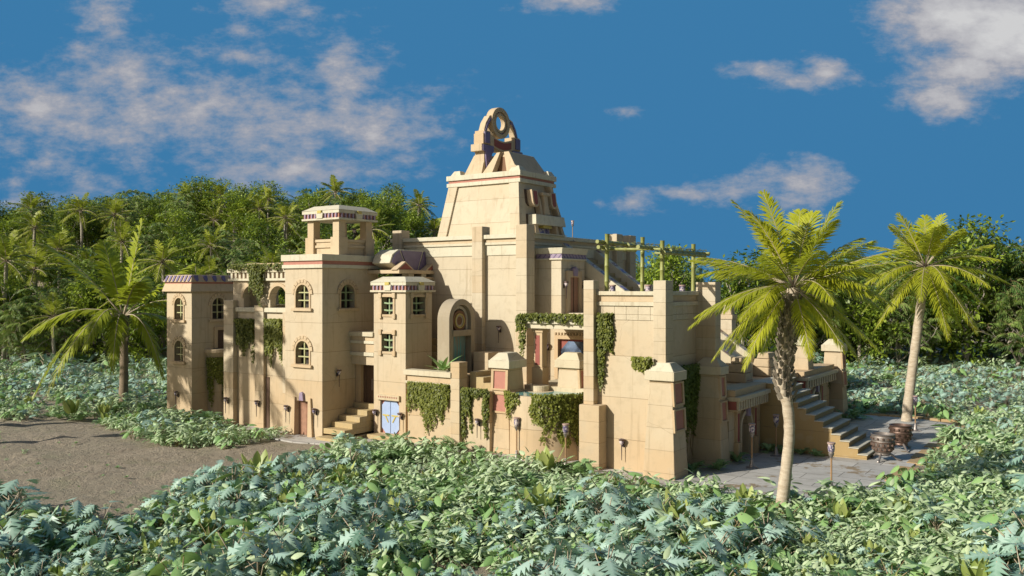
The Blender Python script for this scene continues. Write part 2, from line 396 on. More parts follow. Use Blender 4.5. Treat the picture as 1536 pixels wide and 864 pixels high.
# ---- arcade wing with the ivy panels
t = thing('arcade_wing', 'front wing with two open arches above two hanging ivy panels', 'building', -28.5, 0)
m = mapF(-1.1)
MB().box(-31.6, -24.9, -1.1, 2.4, 0, 7.45).build('wall', 'wall_b', t, .02)
MB().box(-31.72, -30.72, -1.45, -.2, 0, 8.2).build('end_pillar', 'block_big', t, .03)
MB().box(-28.72, -27.86, -1.32, -1.0, 0, 7.5).build('pilaster', 'block_big', t, .02)
MB().box(-27.86, -27.52, -1.14, -1.0, .02, 3.3).build('slot', 'wood_and_shade', t)
MB().box(-26.05, -25.2, -1.32, -1.0, 0, 7.5).build('pilaster', 'block_big', t, .02)
MB().box(-30.7, -28.72, -1.3, 2.4, 7.452, 7.74).build('ledge', 'trim', t, .02)
MB().box(-27.84, -25.3, -1.3, 2.4, 7.452, 7.74).build('ledge', 'trim', t, .02)
MB().box(-28.72, -27.84, -1.36, 2.4, 7.503, 7.9).build('ledge_block', 'trim2', t, .02)
a = MB().box(-31.2, -25.0, -1.08, -.6, 7.74, 9.46).build('arcade_wall', 'wall_b', t)
c = MB()
for a0, a1 in ((-30.12, -28.62), (-27.5, -25.85)): c.prism(arch_pts(a0, a1, 7.6, 9.1, 16), -1.2, .6, m)
cut(a, c); bev(a)
ar = MB()
for a0, a1 in ((-30.12, -28.62), (-27.5, -25.85)):
    zs = 9.1 - (a1 - a0)/2; cc = (a0 + a1)/2; r = (a1 - a0)/2
    o_ = [(cc + (r + .22)*math.cos(PI*k/16), zs + (r + .22)*math.sin(PI*k/16)) for k in range(17)]
    i_ = [(cc + (r + .02)*math.cos(PI*k/16), zs + (r + .02)*math.sin(PI*k/16)) for k in range(17)]
    ar.ring(o_, i_, -.1, .06, m, closed=False)
ar.build('arch_moulding', 'trim2', a, .01)
MB().box(-31.2, -30.8, -.6, 2.4, 7.74, 9.46).box(-26.0, -25.2, 1.9, 2.4, 7.74, 9.46).build('side_wall', 'wall_b', t)
MB().box(-31.45, -25.0, -1.3, 2.6, 9.462, 9.62).build('cornice', 'trim', t, .015)
MB().box(-31.3, -25.0, -1.15, 2.5, 9.622, 10.0).build('painted_band', 'pink', t)
teeth(MB(), mapF(-1.15), -31.3, -25.2, 9.625, 10.0, 15, -.03, .13, .52).build('dentils', 'trim', t, .01)
MB().box(-31.5, -25.0, -1.35, 2.6, 10.003, 10.25).build('cornice', 'trim', t, .015)
MB().box(-30.9, -26.0, -.7, 2.4, 10.25, 10.42).box(-30.6, -26.2, -.5, 2.2, 10.42, 10.62).build('roof', 'trim2', t, .02)

# ---- square front tower
t = thing('front_tower', 'square three storey tower with pink cornice band and plank door', 'tower', -23.6, .6)
cuts = MB(); u0, u1, v0, v1 = -25.25, -21.95, -1.8, 3.0
w = MB().box(u0, u1, v0, v1, 0, 10.2).build('wall', 'wall_b', t)
arched_window(t, cuts, mapF(v0), -24.25, -23.07, 7.8, 9.2)
arched_window(t, cuts, mapF(v0), -24.25, -23.07, 4.37, 5.78)
arched_window(t, cuts, mapR(u1), -.3, .86, 7.78, 9.22, 'green_bar')
cuts.prism([(-24.22, -.2), (-23.1, -.2), (-23.1, 2.12), (-24.22, 2.12)], -.4, .2, mapF(v0))
cut(w, cuts); bev(w, .025)
d = MB()
for k in range(5): d.prism([(-24.22 + .224*k + .006, .05), (-24.22 + .224*(k+1) - .006, .05), (-24.22 + .224*(k+1) - .006, 2.12), (-24.22 + .224*k + .006, 2.12)], -.3, -.22 - .012*(k % 2), mapF(v0))
d = d.build('door', 'wood', t)
MB().frust((-24.62, -24.24, -1.98, -1.78, 0), (-24.44, -24.24, -1.92, -1.78, 2.35)).frust((-23.08, -22.66, -1.98, -1.78, 0), (-23.08, -22.86, -1.92, -1.78, 2.35)).build('door_jambs', 'trim2', d, .012)
MB().prism([(-23.86, 2.16), (-23.46, 2.16), (-23.52, 2.62), (-23.66, 2.7), (-23.8, 2.62)], -.02, .16, mapF(v0)).build('keystone', 'lilac', d, .02)
MB().box(u0 - .14, u1 + .14, v0 - .14, v1 + .14, 10.2, 10.42).build('cornice', 'trim', t, .015)
MB().box(u0 - .07, u1 + .07, v0 - .07, v1 + .07, 10.422, 10.64).build('painted_band', 'pink', t)
MB().box(u0 - .18, u1 + .18, v0 - .18, v1 + .18, 10.642, 11.03).build('cornice', 'trim', t, .02)
# ---- rooftop kiosk
t = thing('rooftop_kiosk', 'open square kiosk with a canted roof on top of the front tower', 'kiosk', -23.55, 1.2, 11.03)
k0, k1, j0, j1 = -25.05, -22.05, -.35, 2.75
for a0, a1, b0, b1 in ((k0, k0 + .75, j0, j0 + .75), (k1 - .75, k1, j0, j0 + .75), (k1 - .75, k1, j1 - .75, j1), (k0, k0 + .75, j1 - .75, j1)):
    MB().box(a0, a1, b0, b1, 11.03, 12.15).build('corner_block', 'trim2', t, .02)
    MB().box(a0 + .1, a1 - .1, b0 + .1, b1 - .1, 12.15, 13.2).build('post', 'trim2', t, .02)
pr_ = MB()
for z0, z1, e in ((11.03, 11.5, .0), (11.5, 11.66, .1), (11.66, 11.85, .02), (11.85, 12.02, .1)):
    pr_.box(k0 + .75, k1 - .75, j0 + .2 - e, j0 + .4 + e, z0, z1); pr_.box(k0 + .75, k1 - .75, j1 - .4 - e, j1 - .2 + e, z0, z1)
    pr_.box(k1 - .4 - e, k1 - .2 + e, j0 + .75, j1 - .75, z0, z1); pr_.box(k0 + .2 - e, k0 + .4 + e, j0 + .75, j1 - .75, z0, z1)
pr_.build('parapet', 'trim2', t, .012)
def canted_roof(t, k0, k1, j0, j1, z, n1, n2):
    """eave slab, red frieze with lilac tiles, upper slab, canted lid"""
    MB().box(k0 - .04, k1 + .04, j0 - .04, j1 + .04, z, z + .12).build('eave', 'trim', t, .012)
    fr = MB().box(k0 + .06, k1 - .06, j0 + .06, j1 - .06, z + .122, z + .4).build('frieze', 'pink', t)
    tl = MB(); teeth(tl, mapF(j0 + .06), k0 + .1, k1 - .1, z + .13, z + .398, n1, -.02, .09, .4, .7); teeth(tl, mapR(k1 - .06), j0 + .1, j1 - .1, z + .13, z + .398, n2, -.02, .09, .4, .7)
    tl.build('frieze_tiles', 'lilac', fr)
    MB().box(k0 - .02, k1 + .02, j0 - .02, j1 + .02, z + .402, z + .6).build('upper_slab', 'trim', t, .015)
    MB().frust((k0 - .06, k1 + .06, j0 - .06, j1 + .06, z + .603), (k0 + .5, k1 - .5, j0 + .5, j1 - .5, z + .93)).build('roof', 'trim', t, .02)
    cu, cv = (k0 + k1)/2, (j0 + j1)/2
    for m, c in ((mapF(j0), cu), (mapR(k1), cv)):
        p = MB().prism([(c - .25, z + .1), (c + .25, z + .1), (c + .3, z + .45), (c - .3, z + .45)], -.02, .1, m).build('emblem_block', 'trim', t, .01)
        MB().prism([(c - .17, z + .42), (c + .17, z + .42), (c + .17, z + .6), (c - .17, z + .6)], .0, .13, m).build('gilded_plate', 'gold', p, .01)
canted_roof(t, k0 - .12, k1 + .12, j0 - .12, j1 + .12, 13.2, 10, 10)

# ---- recessed entrance and its stairs
t = thing('stone_staircase', 'straight flight of stone steps climbing between the front tower and the turret', 'stairs', -21, -.4)
for k in range(6):
    v = -2.35 + .62*k; z = .32*(k + 1) - (.12 if k == 0 else 0)
    MB().box(-21.93, -20.15 + (.1 if k == 0 else 0), v, 1.15, z - .32 if k else 0, z).build('step', 'step', t, .015)
t = thing('entrance_porch', 'recessed wooden doorway under a banded lintel above the stone steps', 'doorway', -20.9, 1.4)
MB().box(-21.93, -19.97, 1.25, 3.2, 0, 4.4).build('wall', 'wall_b', t)
MB().box(-21.93, -21.5, .95, 1.25, 1.8, 4.3).build('pier', 'trim2', t, .015)
d = MB()
for k in range(5): d.box(-21.5 + .28*k + .01, -21.5 + .28*(k + 1) - .01, 1.2, 1.27, 1.8, 4.2)
d = d.build('door', 'wood_and_shade', t); MB().box(-20.75, -20.68, 1.14, 1.21, 2.7, 3.4).build('handle', 'silver', d)
lm = MB()
for z0, z1, e, mt in ((4.3, 4.85, .0, 'wall_b'), (4.85, 5.08, .14, 'trim'), (5.08, 5.6, .03, 'trim2'), (5.6, 5.78, .13, 'trim'), (5.78, 6.05, .06, 'trim2'), (6.05, 6.32, .22, 'trim')):
    MB().box(-21.95, -19.955, .62 - e, 3.0, z0, z1 - .002).build('lintel_course', mt, t, .012)

# ---- turret with the blue door
t = thing('square_turret', 'slim turret with square lattice windows and a pale blue double door', 'tower', -18.7, 1.6)
u0, u1, v0, v1 = -19.96, -17.39, .5, 2.9; cuts = MB()
w = MB().box(u0, u1, v0, v1, 0, 8.75).build('wall', 'wall_b', t)
square_window(t, cuts, mapF(v0), -19.27, -18.36, 7.42, 8.46); square_window(t, cuts, mapF(v0), -19.27, -18.36, 5.2, 6.26)
square_window(t, cuts, mapR(u1), 1.08, 2.22, 7.42, 8.46)
cuts.prism([(-19.42, .3), (-17.92, .3), (-17.92, 2.3), (-19.42, 2.3)], -.25, .2, mapF(v0))
cut(w, cuts); bev(w, .02)
fr = MB().prism([(-19.42, .3), (-17.92, .3), (-17.92, 2.3), (-19.42, 2.3)], -.24, -.16, mapF(v0)).build('door_surround', 'pink', t)
o_ = [(-19.36, .62), (-19.08, .31), (-18.69, .31), (-18.69, 2.28), (-19.08, 2.28), (-19.36, 1.97)]
MB().prism(o_, -.17, -.09, mapF(v0)).build('door', 'blue_door', t, .01)
dr = MB().prism([(-37.34 - a, z) for a, z in o_], -.17, -.09, mapF(v0)).build('door', 'blue_door', t, .01)
hg = MB()
for s in (-1, 1):
    c = -18.67
    hg.prism([(c + s*.1, 1.42), (c + s*.62, 1.42), (c + s*.62, 1.34), (c + s*.45, 1.34), (c + s*.2, .95), (c + s*.14, .98), (c + s*.36, 1.34), (c + s*.1, 1.34)], -.1, -.06, mapF(v0))
hg.build('hinge_plates', 'gold', dr)
hd = MB().prism([(-19.6, 2.3), (-17.8, 2.3), (-17.8, 2.62), (-19.6, 2.62)], -.05, .14, mapF(v0)).build('door_lintel', 'trim', t, .015)
teeth(MB(), mapF(v0), -19.5, -17.9, 2.44, 2.54, 11, .12, .15, .4).build('lintel_studs', 'red', hd)
MB().box(-19.8, -17.75, -.3, .5, 0, .28).build('door_step', 'step', t, .02)
canted_roof(t, u0 - .12, u1 + .12, v0 - .12, v1 + .12, 8.75, 9, 8)

# ---- pavilion with the purple polygonal gable
t = thing('roof_pavilion', 'pavilion roof with a purple panelled gable behind the turret', 'pavilion', -21.3, 4.0, 0)
MB().box(-22.2, -19.6, 3.1, 6.4, 0, 9.55).build('wall', 'wall_b', t)
MB().box(-22.3, -19.3, 2.9, 6.5, 9.55, 9.7).build('eave', 'trim2', t, .012)
cb = MB()
for v in (3.1, 4.3, 5.5): cb.box(-20.0, -19.45, v, v + .5, 9.703, 9.9)
cb.build('dwarf_columns', 'trim', t, .01)
MB().box(-22.4, -19.25, 2.0, 6.5, 9.9, 10.12).build('cornice', 'trim2', t, .015)
for c in (2.75, 5.5):
    g_ = MB().prism([(c - .85, 10.12), (c + .85, 10.12), (c, 10.66)], -.5, .0, mapR(-19.4)).build('pediment', 'trim2', t, .01)
    MB().prism([(c - .62, 10.16), (c + .62, 10.16), (c, 10.55)], -.1, .02, mapR(-19.4)).build('pediment_panel', 'red', g_)
P_ = [(1.95, 10.55), (3.1, 10.1), (5.0, 10.1), (6.2, 10.6), (6.0, 11.15), (5.45, 11.42), (2.75, 11.42), (2.2, 11.1)]
MB().prism(P_, -1.5, .0, mapR(-20.0)).build('gable', 'trim', t, .04)
sx = lambda a, z: (4.07 + (a - 4.07)*.95, 10.76 + (z - 10.76)*.92)
for pts in ([(2.0, 10.58), (3.1, 10.12), (3.5, 10.1), (2.75, 11.4), (2.24, 11.08)], [(3.62, 10.1), (4.55, 10.1), (5.05, 11.4), (2.9, 11.4)], [(4.67, 10.1), (5.0, 10.1), (6.15, 10.6), (5.96, 11.12), (5.42, 11.4), (5.2, 11.4)]):
    MB().prism([sx(*p) for p in pts], -.1, .06, mapR(-20.0)).build('glazed_panel', 'purple', t, .02)

# ---- big lower storey of the temple
t = thing('temple_lower_storey', 'massive pale lower storey of the temple with block pillars', 'building', -17, 10)
MB().box(-22.6, -12.2, 5.35, 19.0, 0, 11.0).build('wall', 'temple', t, .02)
for z0, z1, e, mt in ((11.0, 11.64, .06, 'trim'), (11.642, 11.8, .16, 'trim'), (11.802, 12.02, .10, 'trim2'), (12.022, 12.27, .26, 'trim')):
    MB().box(-22.6 - e, -12.2 + e, 5.35 - e, 19 + e, z0, z1).build('cornice', mt, t, .015)
for a0, a1, b0, b1 in ((-22.56, -21.75, 4.98, 5.8), (-15.92, -15.12, 4.98, 5.8), (-12.62, -11.82, 4.98, 5.85), (-12.6, -11.8, 16.3, 17.2), (-12.6, -11.82, 18.4, 19.3)):
    MB().box(a0, a1, b0, b1, 0, 12.8).build('pillar', 'block_big', t, .035)
MB().box(-12.02, -11.72, 5.85, 9.4, 12.275, 12.33).build('ledge', 'trim', t)
# ---- stepped temple tower
t = thing('temple_tower', 'tapering upper temple tower with a carved face on its side, tallest of the palace', 'tower', -18.75, 12, 12.25)
ZB, ZT = 12.2, 16.06
MB().frust((-22.3, -15.2, 9.35, 14.75, ZB), (-21.67, -15.72, 9.95, 14.15, ZT)).build('wall', 'temple', t, .03)
def strip(a0, a1, b0, b1, w):
    return [(a0, 9.35 - .13, ZB), (a0 + w, 9.35 - .13, ZB), (a0 + w, 9.6, ZB), (a0, 9.6, ZB), (b0, 9.95 - .13, ZT), (b0 + w, 9.95 - .13, ZT), (b0 + w, 10.1, ZT), (b0, 10.1, ZT)]
bxf = [(0, 3, 2, 1), (4, 5, 6, 7), (0, 1, 5, 4), (1, 2, 6, 5), (2, 3, 7, 6), (3, 0, 4, 7)]
MB().add(strip(-22.32, 0, -21.69, 0, .8), bxf).build('corner_strip', 'block_big', t, .02)
MB().add(strip(-15.98, 0, -16.5, 0, .79), bxf).build('corner_strip', 'block_big', t, .02)
for z0, z1, e, mt in ((16.06, 16.32, .22, 'trim'), (16.322, 16.5, .12, 'pink'), (16.502, 16.85, .24, 'trim')):
    MB().box(-21.6 - e, -15.78 + e, 10.0 - e, 14.1 + e, z0, z1).build('painted_band' if mt == 'pink' else 'cornice', mt, t, .02)
mer = []
for a, b in ((-21.45, 9.98), (-16.45, 9.98), (-16.45, 13.6), (-21.45, 13.6)):
    MB().frust((a - .12, a + .8, b - .1, b + .75, 16.85), (a + .1, a + .6, b + .08, b + .55, 17.2)).build('merlon', 'trim', t, .02)
mt_ = lambda a, z, c: (-15.2 - .52*(z - ZB)/(ZT - ZB) + c, a, z)
def cup(cc, w, z0, z1): return [(cc - w, z1), (cc - w, z0 + w)] + [(cc - w*math.cos(PI*k/8), z0 + w - w*math.sin(PI*k/8)) for k in range(1, 8)] + [(cc + w, z0 + w), (cc + w, z1)]
for cc in (10.95, 13.25):
    e_ = MB().prism(cup(cc, .36, 14.45, 15.6), -.1, .5, mt_).build('carved_eye', 'trim2', t, .02)
    MB().prism(cup(cc, .2, 14.6, 15.52), .35, .53, mt_).build('eye_inlay', 'red', e_)
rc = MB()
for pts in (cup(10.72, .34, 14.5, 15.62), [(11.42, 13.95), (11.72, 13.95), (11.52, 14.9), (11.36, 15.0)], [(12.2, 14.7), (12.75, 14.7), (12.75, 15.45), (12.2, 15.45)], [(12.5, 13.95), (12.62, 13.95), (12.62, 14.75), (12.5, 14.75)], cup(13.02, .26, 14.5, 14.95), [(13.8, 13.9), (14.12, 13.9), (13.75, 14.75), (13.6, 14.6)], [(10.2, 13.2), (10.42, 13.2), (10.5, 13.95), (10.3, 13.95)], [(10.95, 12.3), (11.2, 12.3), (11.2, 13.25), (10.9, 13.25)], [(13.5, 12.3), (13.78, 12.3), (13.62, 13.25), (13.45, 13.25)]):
    MB().prism(pts, -.1, .06, mt_).build('recess_shade', 'shadow_paint', t)  # dark prisms paint in the shade of carved hollows
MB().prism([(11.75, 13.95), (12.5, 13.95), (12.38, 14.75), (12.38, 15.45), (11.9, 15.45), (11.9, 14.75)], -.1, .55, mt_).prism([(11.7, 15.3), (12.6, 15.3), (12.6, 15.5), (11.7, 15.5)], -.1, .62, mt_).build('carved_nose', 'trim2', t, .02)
MB().prism([(11.45, 13.95), (11.75, 13.95), (11.62, 14.95), (11.45, 15.4)], -.1, .45, mt_).prism([(13.75, 13.95), (14.1, 13.95), (13.62, 15.2), (13.5, 14.9)], -.1, .45, mt_).prism([(13.0, 16.0), (13.25, 16.0), (13.4, 15.62), (13.2, 15.5)], -.1, .45, mt_).build('carved_cheeks', 'trim2', t, .02)
MB().prism([(10.35, 13.25), (14.15, 13.25), (14.05, 13.92), (10.45, 13.92)], -.1, .7, mt_).build('carved_lip', 'trim', t, .03)
for pts in ([(10.45, 12.3), (10.95, 12.3), (10.85, 13.26), (10.5, 13.26)], [(13.15, 12.3), (13.5, 12.3), (13.4, 13.26), (13.1, 13.26)], [(13.9, 12.3), (14.35, 12.3), (14.0, 13.26), (13.7, 13.26)]):
    MB().prism(pts, -.1, .5, mt_).build('carved_tooth', 'trim2', t, .02)
d = MB().prism([(11.2, 12.3), (12.9, 12.3), (12.9, 13.05), (11.2, 13.05)], -.05, .05, mt_).build('door', 'mosaic', t)
MB().prism([(11.7, 13.05), (12.75, 13.05), (12.75, 13.3), (11.7, 13.3)], -.05, .4, mt_).build('door_lintel', 'gold', d, .02)
# crest
t = thing('temple_crest', 'round stone ring on scrolled arms crowning the temple tower', 'sculpture', -18.7, 12, 16.85)
MB().frust((-20.5, -18.97, 10.05, 13.9, 16.83), (-19.95, -18.97, 10.5, 13.6, 18.25)).build('base_block', 'trim2', t, .03)
MB().prism([(-18.95, 16.83), (-18.1, 16.83), (-17.72, 18.3), (-18.0, 18.3)], 0, .5, lambda a, z, c: (a, 10.08 + (z - 16.83)*.3 + c, z)).build('slanted_fin', 'trim2', t, .02)
MB().box(-18.96, -17.6, 10.95, 12.8, 16.83, 17.9).build('base_core', 'trim2', t)
MB().frust((-16.85, -15.95, 10.05, 13.9, 16.83), (-17.4, -16.98, 10.5, 13.6, 18.3)).box(-16.75, -16.05, 10.02, 10.4, 16.83, 17.25).build('base_block', 'trim2', t, .03)
MB().box(-18.2, -17.25, 10.75, 10.94, 16.83, 18.0).build('base_recess', 'wood_recess', t)
mc = mapR(-18.9); CV, CZ = 12.32, 20.7
circ = lambda r, n=40: [(CV + r*math.cos(2*PI*k/n), CZ + r*math.sin(2*PI*k/n)) for k in range(n)]
ringo = MB().ring(circ(1.1), circ(.8), -.58, .0, mc).build('ring', 'trim2', t, .03)
MB().ring(circ(.83), circ(.68), -.46, -.2, mc).build('ring_inlay', 'mosaic', ringo)
MB().ring(circ(.7), circ(.52), -.4, -.06, mc).build('ring_core', 'trim2', ringo, .02)
CV = 12.5
for s in (-1, 1):
    q = lambda pts: [(CV + s*a, z) for a, z in pts]
    arm = MB().ring(q([(.95, 21.2), (1.4, 21.05), (1.85, 20.5), (2.08, 19.9)]), q([(1.0, 20.92), (1.28, 20.76), (1.58, 20.3), (1.72, 19.9)]), -.6, -.12, mc, closed=False).build('arm', 'trim2', t, .02)
    MB().ring(q([(1.05, 21.02), (1.42, 20.86), (1.78, 20.4), (1.98, 19.92)]), q([(1.06, 20.88), (1.32, 20.74), (1.64, 20.33), (1.8, 19.92)]), -.2, -.06, mc, closed=False).build('arm_tile', 'purple', arm)
    blk = MB().prism(q([(1.42, 18.98), (2.28, 18.98), (2.28, 19.72), (2.16, 19.72), (2.16, 19.92), (1.42, 19.92)]), -.85, -.02, mc).build('shoulder_block', 'trim2', t, .02)
    MB().prism(q([(1.58, 19.06), (2.16, 19.06), (2.16, 19.82), (1.58, 19.82)]), -.1, .05, mc).build('shoulder_tile', 'purple', blk)
sc_ = [(CV - 1.45 + 2.9*k/14, 19.72 - .3*math.sin(PI*k/14)) for k in range(15)]; sb_ = [(a, z - .74) for a, z in sc_]
bm_ = MB().prism(sc_ + sb_[::-1], -.8, .0, mc).build('scroll_beam', 'trim2', t, .02)
si = sc_[2:-2]; MB().prism([(a, z - .12) for a, z in si] + [(a, z - .6) for a, z in si][::-1], -.1, .035, mc).build('scroll_inlay', 'red', bm_)
for s in (-1, 1):
    q = lambda pts: [(CV + s*a, z) for a, z in pts]
    b_ = MB().prism(q([(1.1, 18.46), (2.5, 18.46), (2.5, 18.95), (1.1, 18.95)]), -.95, .0, mc).prism(q([(1.3, 16.9), (2.15, 16.9), (2.15, 18.46), (1.3, 18.46)]), -.85, -.05, mc).build('bracket', 'trim2', t, .025)
    MB().prism(q([(1.15, 18.9), (2.42, 18.9), (2.42, 18.5), (2.12, 18.42), (1.98, 17.2), (1.3, 18.45), (1.15, 18.5)]), -.04, .07, mc).build('bracket_tile', 'purple', b_)

# ---- upper flight with mosaic balustrades, pedestals
def balustrade(t, v0, v1, ua, za, ub, zb, n, first=0, h=.95):
    mf = lambda a, z, c: (a, v0 + c, z)
    sl = (zb - za)/(ub - ua)
    bl = MB().prism([(ua, za - h), (ua, za), (ub, zb), (ub, zb - h)], 0, v1 - v0, mf).build('balustrade', 'trim', t, .025)
    for par, mt in ((0, 'mosaic'), (1, 'mosaic_red')):
        b = MB()
        for k in range(n):
            if (k + first) % 2 == par:
                a0 = ua + (ub - ua)*(k + .22)/n; a1 = ua + (ub - ua)*(k + .78)/n
                b.prism([(a0, za + sl*(a0 - ua) - .05), (a0, za + sl*(a0 - ua) + .012), (a1, za + sl*(a1 - ua) + .012), (a1, za + sl*(a1 - ua) - .05)], .1, v1 - v0 - .1, mf)
        b.build('mosaic_panels', mt, bl)
    return bl
t = thing('upper_staircase', 'steep upper flight between two mosaic topped balustrades below the tower', 'stairs', -9.5, 12, 7.6)
balustrade(t, 9.45, 10.15, -12.35, 12.03, -6.2, 7.85, 9)
balustrade(t, 13.75, 14.45, -12.35, 11.72, -8.6, 9.0, 6, 1)
for a0, b0 in ((-8.85, 13.7), (-6.5, 9.4)): MB().box(a0, a0 + .75, b0, b0 + .8, 7.6, 9.22 if b0 > 12 else 8.6).build('pedestal', 'trim', t, .03)
MB().prism([(-12.2, 7.6), (-12.2, 11.3), (-6.3, 7.7), (-6.3, 7.6)], .08, .6, lambda a, z, c: (a, 9.45 + c, z)).build('near_flank', 'temple', t)
MB().prism([(-12.2, 7.6), (-12.2, 11.2), (-8.7, 8.3), (-8.7, 7.6)], .06, .6, lambda a, z, c: (a, 13.75 + c, z)).build('far_flank', 'temple', t)
st = MB()
for k in range(11): st.box(-12.2, -11.9 + .44*k, 10.15, 13.75, 7.0 if k < 1 else 10.9 - .3*(k + 1), 10.9 - .3*k)
st.build('steps', 'step', t, .01)
MB().prism([(-12.2, 7.6), (-12.2, 10.3), (-7.4, 7.6)], .15, 4.9, lambda a, z, c: (a, 9.4 + c, z)).build('stair_flank', 'temple', t)
t = thing('central_platform', 'broad stone platform behind the terrace block carrying the upper stairs', 'building', -8, 12)
MB().box(-12.2, -5.0, 6.96, 19.2, 0, 7.5).build('wall', 'temple', t, .03)

# ---- bay with the brown door
t = thing('bay_tower', 'small bay with a violet mosaic cornice and a tall brown door beside the upper stairs', 'building', -11.3, 8, 7.4)
BU, B0, B1 = -10.34, 6.5, 9.3
MB().box(-12.4, BU, B0, B1, 7.35, 10.78).build('wall', 'temple', t, .025)
fz = MB().box(-12.1, BU + .06, B0 - .06, B1 + .05, 10.782, 11.06).build('frieze', 'lilac', t)
tl = MB()
for k in range(5): a = -12.0 + .36*k; tl.prism([(a, 10.8), (a + .07, 10.8), (a + .3, 11.04), (a + .23, 11.04)], -.02, .02, mapF(B0 - .06))
for k in range(8): a = B0 + .05 + .36*k; tl.prism([(a + .23, 10.8), (a + .3, 10.8), (a + .07, 11.04), (a, 11.04)], -.02, .02, mapR(BU + .06))
tl.build('zigzag_joints', 'purple', fz)
MB().box(-12.1, BU + .12, B0 - .12, B1 + .1, 10.7, 10.783).build('ledge', 'trim', t, .01)
MB().frust((-12.1, BU + .1, B0 - .1, B1 + .08, 11.062), (-12.1, BU + .2, B0 - .2, B1 + .1, 11.42)).build('cornice', 'trim', t, .02)
d = MB().prism([(7.3, 7.5), (8.35, 7.5), (8.35, 9.65), (7.3, 9.65)], -.05, .05, mapR(BU)).build('door', 'wood', t)
MB().prism([(7.3 + .5, 7.5), (7.3 + .55, 7.5), (7.85, 9.65), (7.8, 9.65)], .0, .07, mapR(BU)).build('door_joint', 'wood_and_shade', d)
MB().ring([(6.96, 7.42), (8.69, 7.42), (8.69, 10.05), (6.96, 10.05)], [(7.3, 7.42), (8.35, 7.42), (8.35, 9.65), (7.3, 9.65)], -.05, .17, mapR(BU)).build('door_frame', 'trim2', d, .015)
MB().prism([(7.62, 9.72), (8.02, 9.72), (8.08, 10.15), (7.82, 10.3), (7.56, 10.15)], -.02, .26, mapR(BU)).build('keystone', 'lilac', d, .02)

# ---- portico and pool court
t = thing('portico', 'shaded portico with one red panelled column and an arched blue alcove behind the pool', 'portico', -8, 4)
cuts = MB(); w = MB().box(-12.15, -4.62, 6.45, 6.9, 0, 7.0).build('wall', 'temple', t)
cuts.prism([(-10.5, 3.55), (-8.2, 3.55), (-8.2, 5.95), (-10.5, 5.95)], -.2, .2, mapF(6.45)); cut(w, cuts)
MB().prism([(-10.52, 3.5), (-8.18, 3.5), (-8.18, 5.97), (-10.52, 5.97)], -.19, -.15, mapF(6.45)).build('spandrel_panel', 'red', t)
a = MB().prism([(-10.4, 3.55), (-8.3, 3.55), (-8.3, 5.3), (-8.8, 5.82), (-9.9, 5.82), (-10.4, 5.3)], -.16, -.1, mapF(6.45)).build('alcove_glass', 'glass', t)
MB().ring([(-10.75, 3.55), (-7.95, 3.55), (-7.95, 6.18), (-10.75, 6.18)], [(-10.5, 3.55), (-8.2, 3.55), (-8.2, 5.95), (-10.5, 5.95)], -.05, .1, mapF(6.45)).build('alcove_frame', 'trim2', a, .01)
teeth(MB(), mapF(6.45), -10.8, -7.9, 6.19, 6.34, 14, -.02, .13, .5).build('alcove_dentils', 'trim2', a)
c = MB().box(-10.05, -9.33, 2.85, 3.5, 3.55, 4.55).box(-9.98, -9.4, 2.92, 3.43, 4.552, 6.5).box(-10.05, -9.33, 2.86, 3.5, 6.5, 6.74).build('column', 'trim2', t, .02)
MB().prism([(-9.86, 4.68), (-9.56, 4.68), (-9.56, 6.35), (-9.86, 6.35)], -.02, .012, mapF(2.92)).build('red_panel', 'red', c)
MB().box(-10.35, -4.62, 2.62, 6.95, 6.742, 7.02).build('lintel', 'trim', t, .02)
MB().box(-10.5, -4.62, 2.48, 6.95, 7.022, 7.36).build('roof', 'trim', t, .02)
MB().box(-10.5, -4.62, 2.75, 6.5, 0, 3.55).build('floor', 'trim', t, .02)
t = thing('pool_court', 'raised courtyard floor with low wall in front of the temple base', 'terrace', -13, 2)
MB().box(-17.3, -10.4, .62, 5.36, 0, 3.28).build('floor', 'trim2', t, .02)
MB().box(-12.95, -11.05, .2, .62, 0, 3.36).build('front_wall', 'wall_b', t, .02)
for k, (a0, z) in enumerate(((-12.9, 4.3), (-12.9, 4.02), (-12.9, 3.72), (-12.9, 3.45))):
    MB().box(a0, -12.45 + .5*k, .85 - .002*k, 2.3 + .002*k, 3.2, z).build('step', 'step', t, .015)
MB().box(-14.75, -13.65, 3.6, 5.3, 3.28, 5.15).build('side_block', 'block', t, .02)
t = thing('pool_basin', 'round bulging stone pool basin half covered by trailing ivy', 'basin', -8.2, 1.45)
cv = [(-8.15 + 2.08*math.cos(2*PI*k/96), 1.6 + 2.08*math.sin(2*PI*k/96)) for k in range(96)]
ci = [(-8.15 + 1.86*math.cos(2*PI*k/96), 1.6 + 1.86*math.sin(2*PI*k/96)) for k in range(96)]
MB().ring(cv, ci, 0, 3.36, lambda a, z, c: (a, z, c)).build('basin_wall', 'wall_b', t, 0, True)
MB().box(-6.4, -4.7, 1.2, 2.75, 0, 3.34).build('side_wall', 'wall_b', t, .02)
MB().cyl(-8.15, 1.6, .2, 3.31, 1.9, n=60).build('water', 'water', t)
MB().cyl(-9.15, 2.3, 3.0, 3.32, .75, n=24).cyl(-9.25, 2.45, 3.3, 3.62, .52, n=24).build('round_step', 'trim', t, .02)

